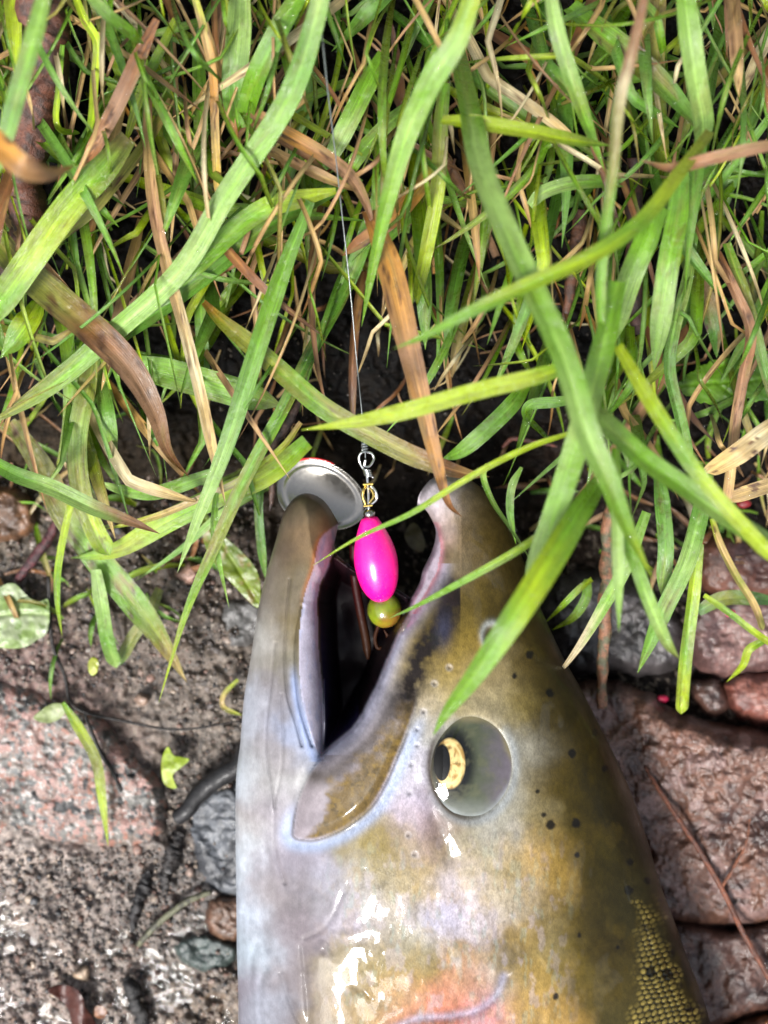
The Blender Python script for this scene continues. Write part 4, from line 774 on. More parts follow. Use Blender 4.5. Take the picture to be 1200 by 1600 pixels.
hookc([(553, 850, 30), (554, 900, 29), (562, 950, 27), (572, 1000, 26), (575, 1030, 26)], 7, 'hook_shank')
hookc([(592, 975, 30), (586, 996, 28), (590, 1012, 27), (600, 1010, 28), (606, 996, 30), (600, 984, 31)], 3, 'hook_bend')
ln = cr([(571, 716, Z + .6), (570, 690, Z + 2), (565, 640, 45), (557, 560, 50), (547, 450, 55), (535, 340, 61), (524, 240, 68), (512, 140, 77), (500, 20, 88), (494, -60, 94)], 90)
V, F, T = tube(P(ln[:, 0], ln[:, 1], ln[:, 2]), 0.95 * PX, 8); lo_ = mesh('fishing_line', V, [F, T], M_line); tag(lo_, 'thin clear fishing line running up through the grass from the pink lure', 'fishing line')
th = np.linspace(0, 9 * math.pi, 110); kn = np.stack([570 + 4.2 * np.cos(th), 688 + 19 * th / th[-1], Z + 1.6 + .7 * np.sin(th)], -1); V, F, T = tube(P(kn[:, 0], kn[:, 1], kn[:, 2]), 1.5 * PX, 6); mesh('knot', V, [F, T], M_line, lo_)

# ------------------------------------------------------------------ grass
G, G2, PA, YG, OL, BR, ST, OR, PK, DG, CR = (124, 178, 30), (114, 168, 56), (164, 202, 100), (180, 206, 20), (136, 142, 36), (152, 98, 50), (212, 178, 112), (208, 146, 56), (182, 138, 102), (84, 138, 36), (228, 212, 168)
def ribbon(path, W, cols, fold=0.25, roll=0.0, twist=0.0, tip=0.55, base=0.7, seed=0, nu=5, patch=0.25, tipp=1.7):
    n = len(path); v = np.linspace(0, 1, n)
    wv = W * np.minimum(1, base + (1 - base) * v / 0.25) * np.where(v > tip, 1 - np.clip((v - tip) / (1 - tip), 0, 1) ** tipp, 1) + 0.00004
    t, s, q = frame(np.gradient(path, axis=0), roll + twist * v + 0.25 * (vn(v * 3, v * 0 + seed, seed) - .5))
    u = np.linspace(-1, 1, nu); V = path[:, None] + wv[:, None, None] * .5 * (s[:, None] * u[None, :, None] + q[:, None] * (fold * (np.abs(u) - .4))[None, :, None])
    i = np.arange(n * nu).reshape(n, nu); F = np.stack([i[:-1, :-1], i[1:, :-1], i[1:, 1:], i[:-1, 1:]], -1).reshape(-1, 4)
    st = np.linspace(0, 1, len(cols)); lc = np.array([lin(k) for k in cols])
    UU, VV = np.meshgrid(u, v); L = np.linalg.norm(np.diff(path, axis=0), axis=1).sum()
    vw = np.clip(VV + 0.10 * fbm(UU * 1.5 + seed, VV * 6, 3, seed), 0, 1)
    c = np.stack([np.interp(vw, st, lc[:, k]) for k in range(3)], -1)
    m = sstep(.25, .7, fbm(UU * 1.2 + seed * 3.1, VV * L * 140, 3, seed + 1))[..., None] * patch; c = c * (1 - m) + lin((176, 146, 82)) * m * .8
    m = sstep(.5, .8, fbm(UU * 2 + seed * 1.7, VV * L * 300, 3, seed + 2))[..., None] * patch * 1.6; c = c * (1 - np.clip(m, 0, 1)) + lin((96, 60, 34)) * np.clip(m, 0, 1)
    c = c * (1 + 0.14 * fbm(UU * 2 + seed, VV * 9, 3, seed + 4))[..., None]; c[:, nu // 2] *= 1.3; c[:, 0] *= .85; c[:, -1] *= .85
    uv = np.stack([UU + seed * 3.7, VV * L * 60], -1)
    return V.reshape(-1, 3), F, np.clip(c, .003, .9).reshape(-1, 3) * 0.70, uv.reshape(-1, 2)
drop_src = []
def hero(label, pts, W, cols, fold=.25, roll=0., twist=0., tip=.55, base=.7, name='grass_leaf', cat='grass blade', patch=.25, n=46, group='grass blades hanging over the fish', tipp=1.7, m=None):
    hero.k += 1; c = cr(pts, n); pth = P(c[:, 0], c[:, 1], c[:, 2]); d = (CAMZ - c[:, 2].mean() * .001) / .26
    V, F, C, uv = ribbon(pth, W * .88 * PX * d, cols, fold, roll, twist, tip, base, hero.k * 7, nu=9, patch=patch, tipp=tipp)
    o = mesh(name, V, F, m or (M_dry if cat != 'grass blade' else M_blade), None, C, uv); tag(o, label, cat, group)
    drop_src.append((V.reshape(n, 9, 3), hero.k)); return o
hero.k = 0
H = hero; DB = dict(name='withered_leaf', cat='dry blade', group='dead brown blades in the grass', patch=.7)
H('longest pale green blade sweeping from above the fishing line down to the side edge', [(505, -20, 92), (490, 40, 88), (465, 120, 82), (430, 190, 78), (350, 310, 70), (280, 425, 62), (165, 530, 54), (70, 610, 48), (-30, 670, 44)], 38, [PA, G2, G, PA, G, OL], roll=.3, tip=.8, patch=.15)
H('broad blue green wet blade crossing under the longest pale blade', [(560, 275, 52), (480, 318, 55), (400, 365, 56), (320, 430, 55), (240, 490, 52), (160, 540, 50), (90, 590, 48), (10, 640, 46)], 44, [G2, DG, G2, G2, G, ST], roll=-.35, tip=.75)
H('green blade lying over the broad blue green blade with a bent yellow stem', [(525, 298, 58), (470, 310, 60), (415, 325, 60), (360, 365, 60), (300, 425, 60), (230, 480, 56)], 36, [YG, YG, G, G, G2], roll=.2, tip=.6, base=.3)
H('straight slender blade pointing down between the tan stem and lower jaw', [(485, 315, 60), (440, 430, 60), (397, 560, 60), (352, 700, 56), (305, 820, 50), (277, 895, 46)], 32, [G2, G, G2, PA, PA], roll=.25, tip=.45, base=.5, patch=.12)
H('olive blade arching over the swivel onto the snout with a brown tip', [(318, 472, 46), (345, 500, 50), (390, 537, 54), (450, 590, 57), (510, 640, 59), (600, 690, 60), (660, 718, 61), (720, 738, 58), (765, 745, 48)], 36, [OR, OL, OL, G, OL, (150, 140, 60), BR, ST], roll=-.2, tip=.7, base=.3, patch=.4)
H('widest rusty brown dead blade pointing down onto the snout', [(575, 330, 62), (592, 370, 65), (612, 430, 68), (638, 540, 70), (662, 640, 70), (684, 730, 68), (700, 785, 65), (722, 808, 60)], 46, [BR, OR, (190, 140, 80), PK, OR, BR, BR], roll=.25, tip=.35, base=.55, tipp=1.2, **DB)
H('pinkish brown twisted dead blade above the widest rusty blade', [(390, 172, 60), (440, 205, 62), (500, 240, 63), (545, 275, 64), (572, 320, 64), (585, 365, 62)], 30, [PK, OR, PK, PK, BR], twist=.9, **DB)
H('brown and yellow dead blade crossing beneath the fishing line near the twisted blade', [(385, 215, 56), (430, 240, 58), (480, 265, 59), (525, 285, 58), (560, 300, 55)], 24, [PK, ST, PK, ST, BR], roll=.4, **DB)
H('thin straight yellow straw running down beside the tall green blades', [(300, -20, 70), (318, 45, 68), (333, 120, 64), (336, 200, 60), (339, 265, 56), (343, 330, 50)], 15, [YG, ST, OR, ST, (206, 170, 60), ST], fold=.5, tip=.85, **DB)
H('orange brown folded straw slanting from the yellow straw', [(318, 30, 64), (335, 90, 62), (352, 150, 60), (366, 205, 56), (374, 225, 52)], 16, [ST, OR, ST, BR, BR], **DB)
H('long tan broken stem hanging down to the tip of the slender blade', [(232, 150, 54), (232, 230, 56), (242, 330, 58), (262, 420, 58), (286, 505, 56), (310, 600, 54), (330, 690, 52), (352, 786, 46)], 21, [(150, 110, 80), ST, PK, ST, CR, ST, ST], fold=.7, tip=.82, **DB)
H('rusty brown blade slanting in front of green grass below the top edge', [(245, 30, 74), (215, 95, 72), (180, 170, 68), (145, 235, 62), (130, 262, 58)], 28, [BR, BR, PK, BR, BR], roll=.2, tip=.7, base=.4, **DB)
H('broad bright green blade at the side edge with a brown base', [(200, 215, 64), (165, 260, 66), (110, 320, 66), (55, 395, 64), (10, 460, 60), (-40, 530, 54)], 50, [(150, 140, 70), G, YG, G, G], roll=.3, tip=.8, base=.6)
H('second bright green blade hanging below the broad blade at the side edge', [(60, 470, 40), (45, 500, 44), (25, 530, 44), (0, 560, 42)], 50, [G, YG, G, G], roll=-.3, base=.5)
H('yellowing olive blade curving behind the broad bright green blade', [(268, 155, 50), (240, 205, 54), (205, 255, 56), (150, 325, 58), (105, 365, 56), (65, 400, 52)], 19, [ST, OL, (176, 168, 80), OL, YG], tip=.6, **DB)
H('wide green and rust blade twisting down across the tan stem at the side', [(-30, 340, 48), (20, 405, 52), (80, 460, 56), (140, 512, 58), (200, 572, 57), (240, 640, 54), (262, 705, 48), (296, 746, 42)], 56, [G, OL, (140, 140, 60), BR, PK, PK, BR, BR], twist=.7, tip=.5, tipp=1.3, patch=.6)
H('wide glossy green blade lying across the dark soil behind the slender blade', [(205, 570, 34), (260, 582, 36), (320, 598, 38), (380, 615, 38), (440, 634, 36)], 54, [G2, G, G, G, OL], roll=-.3, tip=.75, base=.7)
H('pale blue green blade pointing over the mud with a white brown tip', [(-40, 705, 44), (20, 740, 48), (80, 762, 50), (150, 795, 48), (205, 815, 44), (250, 834, 40)], 30, [G, G2, PA, PA, PK, BR], roll=.3, tip=.5, patch=.15)
H('long dotted green blade reaching down past the lower jaw to a fine tip', [(565, 395, 38), (535, 465, 42), (492, 540, 46), (442, 640, 48), (385, 745, 46), (333, 860, 42), (290, 960, 34), (248, 1098, 22)], 25, [G2, G2, DG, G, OL, G, YG], roll=-.25, tip=.6, patch=.45)
H('wide rust spotted olive blade lying on the mud at the side', [(15, 660, 24), (60, 720, 24), (100, 800, 24), (150, 870, 22), (200, 930, 20), (245, 990, 16), (292, 1066, 9)], 48, [OL, (110, 110, 40), OL, G, G, OL, ST], tip=.7, base=.5, patch=.9)
H('upright pale stem blade crossing the rust spotted olive blade', [(150, 540, 36), (138, 600, 37), (122, 690, 36), (128, 770, 35), (150, 830, 33), (172, 868, 31)], 36, [PA, OL, PA, OL, YG, G], patch=.4, tip=.9, fold=.5)
H('thin bright green blade hanging over the pale round leaf', [(118, 770, 34), (108, 800, 34), (92, 880, 30), (90, 940, 24), (97, 994, 16)], 13, [YG, YG, G, YG], tip=.6)
H('green blade with long veins lying beneath the slender blade tip', [(480, 690, 30), (420, 740, 32), (340, 775, 32), (260, 815, 30), (180, 860, 26), (110, 872, 22)], 40, [G, YG, G, YG, G], roll=.2, tip=.6)
H('thin yellow stem curving across the green blade with long veins', [(470, 660, 38), (440, 700, 39), (380, 748, 39), (310, 780, 37), (240, 808, 33), (160, 828, 28)], 12, [ST, YG, CR, ST, YG], fold=.6, tip=.8)
H('flat wet green blade curving above the green blade with long veins', [(330, 740, 34), (290, 755, 34), (240, 770, 34), (190, 765, 34), (150, 752, 32)], 26, [G2, G, G, PA], roll=.3)
H('short pale blade standing on the mud under the rust spotted blade', [(150, 890, 24), (158, 940, 22), (168, 1000, 16), (182, 1044, 9)], 25, [PA, PA, G2, PA], tip=.88)
H('short dark olive blade leaning beside the short pale blade', [(250, 920, 12), (232, 960, 11), (205, 1000, 9), (186, 1040, 6)], 22, [OL, (110, 130, 30), OL, DG], tip=.8)
H('thin pale blade beneath the slender blade tip pointing to the mud', [(420, 760, 24), (350, 800, 24), (280, 860, 20), (205, 912, 14)], 15, [G2, PA, G2, PA], tip=.3)
H('thin green spike lying beside the lower jaw over the blotched leaf', [(338, 770, 42), (335, 830, 42), (345, 890, 38), (358, 950, 30)], 13, [G, G, PA], tip=.2)
H('dark green blade standing close to the silver spinner blade', [(408, 755, 26), (404, 790, 26), (408, 850, 23), (415, 905, 18)], 16, [DG, DG, G2], tip=.7)
H('single yellow green blade bent on the granite rock', [(98, 1098, 9), (122, 1135, 9.5), (150, 1188, 10), (160, 1250, 9), (169, 1322, 6.5)], 19, [G, YG, OL, YG, YG], tip=.6, base=.4, patch=.3)
H('curled yellow straw loop on the mud beside the belly', [(372, 1062, 8), (350, 1085, 8), (350, 1105, 7), (378, 1118, 6)], 9, [YG, ST, YG], tip=.8, fold=.5)
# close, out of focus blades over the fish and at the far side
H('broad pale green blade closest to the lens running down toward the side rocks', [(700, 20, 40), (718, 100, 64), (735, 180, 84), (752, 265, 93), (790, 360, 98), (838, 465, 102), (882, 560, 104), (915, 670, 104), (952, 755, 102), (985, 835, 98), (1020, 905, 92)], 46, [G2, G, PA, PA, G, PA, G, YG], roll=.3, tip=.7, patch=.15)
H('bright green blurred blade rising across the broad pale blade', [(1110, 205, 84), (1062, 270, 92), (1000, 348, 98), (920, 402, 102), (825, 445, 104), (740, 485, 103), (670, 522, 100), (615, 545, 96)], 28, [OL, YG, G, YG, G, G, G], roll=-.2, tip=.55, patch=.12)
H('yellow green blade lying level above the swivel', [(905, 568, 88), (830, 590, 92), (740, 612, 92), (640, 640, 90), (560, 658, 86), (470, 672, 80)], 31, [G, YG, YG, YG, YG, YG], roll=.3, tip=.6, patch=.15)
H('thin yellow green stalk crossing the snout and pink lure', [(890, 677, 76), (830, 697, 77), (765, 728, 76), (700, 766, 74), (640, 803, 72), (560, 840, 68), (488, 884, 62)], 11, [YG, YG, YG, G, YG], fold=.5, tip=.55, patch=.1)
H('thin green stalk crossing the upper jaw below the snout', [(935, 775, 78), (880, 812, 80), (800, 865, 80), (710, 915, 76), (650, 947, 70), (608, 966, 64)], 14, [G, YG, G, G, G2], fold=.4, tip=.4, patch=.1)
H('large out of focus blade with its tip over the eye of the fish', [(935, 755, 84), (905, 800, 92), (850, 890, 100), (800, 968, 102), (745, 1050, 98), (700, 1110, 92), (676, 1150, 88)], 54, [G, G, YG, G, G, G], roll=.25, tip=.35, base=.6, patch=.1)
H('blurred green blade crossing behind the broad pale blade toward the upper jaw', [(965, 440, 86), (948, 520, 90), (922, 620, 92), (895, 715, 92), (868, 800, 90), (838, 885, 84), (820, 945, 76)], 42, [G, G, PA, G, PA, PA], roll=-.25, tip=.75, patch=.12)
H('blurred wide blade slanting down to the side edge', [(900, 620, 80), (940, 655, 88), (1000, 712, 92), (1070, 762, 94), (1140, 812, 94), (1230, 868, 90)], 40, [G, PA, G, G, PA, G], roll=.25, tip=.9, patch=.15)
H('bright narrow blade crossing the blurred wide blade at the side edge', [(965, 540, 88), (1000, 600, 92), (1042, 668, 95), (1090, 740, 96), (1150, 810, 96), (1225, 890, 92)], 27, [YG, YG, G, YG, YG], roll=-.2, tip=.9, patch=.1)
H('thick blue green spotted blade drooping over the dark grey rock', [(1105, 740, 36), (1094, 800, 38), (1072, 880, 38), (1034, 960, 35), (996, 1052, 28)], 31, [G2, G2, PA, G2, G], tip=.75, fold=.5, patch=.35)
H('pale blade with straw tip pointing at the back of the fish', [(1010, 800, 50), (980, 880, 50), (950, 935, 48), (905, 1010, 42), (856, 1074, 34)], 24, [G, PA, G, CR, ST], tip=.35, patch=.15)
H('stout light green stalk hanging between the side rocks', [(1092, 850, 34), (1084, 920, 32), (1074, 1000, 29), (1068, 1060, 26), (1064, 1116, 22)], 23, [G, YG, G, YG, YG], tip=.94, fold=.6, patch=.3)
H('blurred pale blade tip hanging in front of the lichen spotted twig', [(962, 700, 88), (964, 800, 92), (966, 890, 92), (967, 988, 88)], 21, [G, PA, PA, G], tip=.6, patch=.08)
H('blurred green blade ending above the dark grey rock', [(945, 760, 84), (985, 860, 88), (1010, 930, 87), (1040, 1000, 82), (1062, 1030, 78)], 24, [G, G, PA, OL], tip=.6, patch=.1)
H('flat green blade behind the thick spotted blade with fine pores', [(1030, 740, 32), (1036, 800, 34), (1040, 860, 34), (1033, 930, 31)], 28, [G2, G2, G2, G], tip=.8, patch=.3)
H('thin jointed yellow stem bending over the rust red rock', [(1112, 810, 32), (1125, 850, 33), (1150, 900, 33), (1178, 945, 32), (1192, 985, 30)], 13, [YG, ST, OL, ST, OL], fold=.8, tip=.95, name='grass_stalk', cat='grass stem', patch=.5)
H('narrow bright leaf blade crossing the pinkish grey rock', [(1100, 930, 36), (1140, 958, 37), (1175, 985, 37), (1225, 1020, 34)], 12, [YG, G, YG, YG], tip=.8)
H('short bright leaf blade curling down on the pinkish grey rock', [(1195, 1000, 30), (1170, 1015, 31), (1160, 1040, 28), (1135, 1066, 22)], 15, [G, YG, YG, YG], tip=.5)
H('broad dark green blade lying behind the jointed stem', [(1090, 955, 22), (1130, 935, 24), (1180, 935, 24), (1230, 945, 22)], 26, [DG, OL, DG, DG])
H('thin pale curved blade looping beside the snout', [(762, 725, 52), (755, 745, 52), (770, 785, 50), (800, 830, 46), (835, 885, 40)], 12, [YG, G, G2, PA], twist=1.2, tip=.8)
H('pale narrow blade hanging between the snout and broad pale blade', [(815, 730, 50), (800, 760, 50), (797, 800, 48), (806, 850, 44)], 14, [G, PA, G2, G], tip=.6, base=.4)
H('small bright forked blade over the dark grey rock', [(925, 905, 26), (905, 920, 28), (880, 945, 26), (850, 975, 20)], 12, [YG, G, YG], tip=.5)
H('small curved green blade under the forked blade', [(918, 905, 24), (915, 935, 24), (895, 965, 22), (862, 985, 17)], 18, [G, G, YG], tip=.4)
# upper half
H('tall pale blurred blade entering from the top edge above the snout', [(745, -30, 100), (715, 60, 98), (672, 130, 94), (632, 220, 86), (604, 320, 78), (580, 430, 68), (565, 510, 60)], 40, [YG, PA, G, PA, G, G, G], roll=.25, tip=.35, patch=.12)
H('yellow green bent blade under the tall pale blurred blade', [(695, 130, 66), (688, 200, 66), (684, 290, 64), (668, 380, 60), (654, 450, 54), (652, 478, 50)], 27, [G, OL, YG, YG, YG], tip=.7, twist=.8)
H('level lime green blade blurred in the upper part', [(690, 188, 82), (740, 192, 84), (825, 205, 84), (890, 218, 82), (955, 228, 78)], 32, [YG, YG, YG, G], roll=.4, tip=.7)
H('upright pale green blade entering from the top near the side', [(1068, -30, 86), (1078, 60, 84), (1088, 130, 80), (1098, 190, 74), (1096, 235, 68)], 42, [G, PA, PA, G2], tip=.75)
H('blurred pinkish straw stalk with a green lower half', [(1012, -30, 104), (990, 70, 104), (968, 160, 102), (958, 260, 100), (945, 360, 96), (938, 460, 92), (940, 560, 86)], 20, [PK, PK, CR, OL, G, G, G], fold=.6, tip=.85, patch=.2)
H('blurred pink brown dead blade lying level at the side edge', [(1240, 222, 86), (1180, 232, 90), (1110, 248, 90), (1050, 262, 88), (1000, 250, 82)], 22, [PK, PK, BR, PK], **DB)
H('broad green blade with brown margin slanting through the upper corner', [(890, 10, 60), (950, 60, 62), (1005, 105, 62), (1060, 160, 60), (1105, 215, 55)], 52, [G, G, OL, G2, PA], roll=.3, patch=.5)
H('pale green blade entering from the top edge beside the pinkish stalk', [(858, -20, 88), (870, 50, 86), (895, 130, 82), (920, 200, 76), (945, 268, 70)], 30, [PA, PA, G, G], tip=.5)
H('curved pale blade over the cut brown stem', [(828, 322, 62), (850, 300, 64), (895, 286, 64), (940, 284, 62), (975, 292, 58)], 24, [PA, PA, G, G2], tip=.65)
H('wide green blade hanging below the rising blurred blade', [(1030, 320, 72), (1010, 370, 74), (985, 430, 72), (962, 500, 66), (950, 550, 60)], 48, [G, G, PA, G], roll=.3, tip=.7)
H('green blade beside the thick brown dead stem', [(1065, 270, 70), (1058, 340, 72), (1045, 410, 72), (1034, 490, 68), (1022, 580, 62)], 38, [G2, G, G, PA, G], roll=-.3, tip=.75)
H('blue green shiny stem hanging next to the serrated leaf', [(1085, 360, 52), (1072, 440, 54), (1052, 520, 54), (1046, 580, 52), (1064, 660, 48), (1080, 740, 42)], 21, [G2, PA, G2, G2, G2], fold=.7, tip=.9)
H('green blade with a grey dead streak above the serrated leaf', [(1070, 400, 40), (1095, 450, 42), (1115, 510, 42), (1120, 560, 38)], 34, [G2, PK, DG, G2], patch=.8)
H('green blade slanting down past the serrated leaf to the side edge', [(1135, 380, 48), (1160, 450, 50), (1180, 520, 50), (1200, 600, 46), (1215, 660, 42)], 22, [G, OL, G2, G2], patch=.5)
H('brown withered stem hanging over the serrated leaf', [(1120, 395, 50), (1150, 460, 52), (1172, 520, 52), (1160, 590, 50), (1148, 660, 48), (1140, 740, 42), (1132, 800, 36)], 20, [BR, PK, BR, PK, ST, PK], fold=.6, tip=.92, **DB)
H('wide papery straw blade at the side edge below the serrated leaf', [(1240, 645, 52), (1190, 680, 54), (1150, 710, 53), (1110, 735, 48), (1098, 745, 44)], 44, [ST, CR, ST, ST, CR], roll=.3, tip=.4, **DB)
H('dull straw blade below the wide papery straw blade', [(1240, 745, 40), (1190, 762, 40), (1150, 775, 38), (1130, 782, 36)], 26, [(150, 130, 100), ST, PK], **DB)
H('short green blade rising beside the broad pale blade above the snout', [(822, 600, 34), (800, 632, 37), (760, 672, 37), (720, 705, 34), (690, 718, 28)], 30, [G, G2, G, G2], tip=.6)
H('curled green blade loop behind the broad pale blade', [(905, 622, 46), (868, 628, 46), (830, 632, 45), (822, 650, 42), (845, 675, 36), (862, 690, 30)], 20, [G, G2, G, DG], twist=1.0, tip=.9)
H('blurred orange brown curl at the top side edge', [(-30, 190, 110), (0, 228, 112), (38, 262, 112), (80, 270, 108), (118, 258, 100)], 42, [OR, OR, PK, OR], tip=.5, **DB)
H('blurred green blade in front of the thick red brown branch', [(75, -30, 104), (55, 50, 104), (32, 130, 102), (10, 210, 98), (-15, 290, 92)], 32, [PA, G, G2, PA], tip=.8)
H('pale wide blade at the top edge beside the yellow straw', [(376, -30, 66), (372, 60, 66), (366, 130, 63), (372, 200, 56)], 44, [PA, PA, G2, G], roll=.2, tip=.8)
H('wide mid green blade leaning beside the pale wide blade', [(470, -10, 72), (440, 40, 72), (405, 110, 68), (385, 170, 60), (378, 200, 56)], 40, [G, G2, G, G2], roll=-.2, tip=.8)
H('thin zigzag yellow green stem near the top corner', [(112, -20, 66), (132, 30, 66), (152, 68, 64), (148, 130, 60), (145, 180, 54), (138, 215, 48)], 15, [YG, YG, YG, G], fold=.7, tip=.9, name='grass_stalk', cat='grass stem')
H('thin green loop stem near the thick red brown branch', [(98, 70, 60), (92, 140, 58), (88, 185, 55), (98, 205, 52), (125, 208, 48)], 11, [G, YG, G], fold=.7, tip=.9, name='grass_stalk', cat='grass stem')
H('yellow green blade crossing the corner near the rusty slanting blade', [(130, -20, 82), (165, 20, 82), (205, 52, 78), (225, 68, 74)], 22, [PA, G, G], tip=.7)
H('long narrow yellow blade behind the rusty slanting blade', [(275, 30, 60), (248, 85, 60), (222, 140, 58), (205, 195, 54), (195, 225, 50)], 18, [YG, G, YG, YG], tip=.6)
H('straight vertical green blade behind the yellow straw', [(308, 40, 44), (312, 140, 46), (315, 240, 46), (314, 320, 42), (316, 360, 38)], 25, [G2, G, G2, PA, G], tip=.92)
H('vertical narrow blade standing on dark soil beneath the broad blade', [(312, 440, 34), (314, 500, 34), (318, 560, 32), (320, 610, 28)], 22, [G2, G, G2, G], tip=.9)
H('green blade slanting behind the twisted pinkish blade', [(600, 85, 56), (575, 130, 58), (545, 190, 58), (520, 240, 55), (500, 275, 52)], 34, [G, G, PA, G2], roll=.3)
H('second green blade slanting behind the fishing line', [(640, 165, 50), (600, 200, 52), (560, 245, 52), (540, 290, 48)], 28, [G, PA, G, YG], tip=.6)
H('blue green short blade between the rusty blade and slender blade', [(640, 210, 40), (610, 270, 42), (575, 360, 42), (545, 440, 40), (505, 510, 36)], 32, [DG, G2, G2, PA], roll=-.3, tip=.7)
H('olive brown blade crossing behind the widest rusty blade', [(690, 245, 48), (650, 300, 50), (610, 345, 50), (560, 380, 46), (535, 400, 42)], 30, [DG, OR, BR, BR], **DB)
H('thin green blade crossing the lower end of the widest rusty blade', [(720, 490, 44), (690, 555, 46), (655, 615, 46), (600, 680, 42)], 14, [G2, G, G2, G], tip=.4)

# the tangle: single blades rooted on the bank
def gen(x, y, L, W, ang, rise, cols, seed, n=18, curve=0., fold=.3, tip=.5, patch=.3, droop=1.0):
    v = np.linspace(0, 1, n); a = ang + curve * v
    if rng.random() < .35: a = a + rng.choice([-1, 1]) * rng.uniform(.3, .8) * sstep(-.04, .04, v - rng.uniform(.35, .75))
    dx, dy = np.sin(a), np.cos(a)
    px = x + np.concatenate([[0], np.cumsum(dx[:-1] * L / (n - 1))]); py = y + np.concatenate([[0], np.cumsum(dy[:-1] * L / (n - 1))])
    g0 = float(ground_z(x, y)); gz = ground_z(px, py); z = np.maximum(g0 + rise * np.sin(np.pi * np.minimum(v * (0.55 + .4 * droop), 1)), gz + 1.2)
    z = np.minimum(z, 96); return ribbon(P(px, py, z), W * PX, cols, fold, rng.uniform(-.5, .5), rng.uniform(-.8, .8), tip, .6, seed, patch=patch)
PAL = [[G, G, PA], [G2, G2, G], [G, YG, YG], [DG, G2, G2], [OL, G, OL], [PA, G2, PA], [G, OL, ST], [YG, G, G2]]
DRY = [[ST, PK, ST], [BR, PK, BR], [ST, CR, ST], [OR, ST, BR], [PK, BR, (84, 56, 44)], [(110, 76, 60), BR, (70, 48, 38)]]
def density(x, y):
    d = 1.0 * (y < 330) + 0.75 * ((y >= 330) & (y < 520)) + 0.4 * ((y >= 520) & (y < 700))
    hole = math.exp(-(((x - 490) / 190) ** 2 + ((y - 520) / 150) ** 2)) + .95 * math.exp(-(((x - 730) / 110) ** 2 + ((y - 640) / 120) ** 2)) + .6 * math.exp(-(((x - 1130) / 60) ** 2 + ((y - 560) / 140) ** 2)) + .75 * math.exp(-(((x - 830) / 100) ** 2 + ((y - 330) / 90) ** 2)) + .7 * math.exp(-(((x - 210) / 80) ** 2 + ((y - 400) / 80) ** 2)) + .5 * math.exp(-(((x - 130) / 60) ** 2 + ((y - 200) / 80) ** 2))
    return d * max(0, 1 - hole)
PALN = ['fresh green', 'mid green', 'lime green', 'dark green', 'olive', 'pale green', 'yellow tipped green', 'bright green']; DRYN = ['straw coloured', 'brown', 'cream', 'orange straw', 'pinkish brown', 'dark brown']
MARKS = [(35, 150, 'thick red brown branch'), (50, 260, 'orange brown curl'), (190, 150, 'rusty slanting blade'), (95, 350, 'broad bright green blade'), (145, 130, 'zigzag stem'), (340, 200, 'yellow straw'), (245, 320, 'tan broken stem'), (370, 60, 'pale wide top blade'), (440, 100, 'leaning mid green blade'), (440, 220, 'pinkish twisted blade'), (350, 400, 'longest pale green blade'), (515, 150, 'fishing line'), (420, 480, 'slender straight blade'), (610, 400, 'widest rusty blade'), (640, 200, 'tall pale blurred blade'), (685, 300, 'bent yellow green blade'), (820, 205, 'level lime green blade'), (900, 110, 'pale blade by pinkish stalk'), (965, 180, 'pinkish straw stalk'), (1080, 80, 'upright pale top blade'), (1010, 110, 'brown edged broad blade'), (1150, 240, 'level pink brown blade'), (895, 290, 'curved pale blade'), (790, 370, 'broad pale blurred blade'), (990, 350, 'rising blurred blade'), (1040, 420, 'blade by the dead stem'), (1110, 590, 'serrated leaf'), (1160, 480, 'withered hanging stem'), (1170, 150, 'level brown blade edge'), (120, 500, 'green and rust blade'), (560, 50, 'top of the fishing line'), (760, 60, 'top edge by pinkish stalk'), (1170, 40, 'far top corner'), (230, 40, 'near top corner')]
k = 0; USED = set()
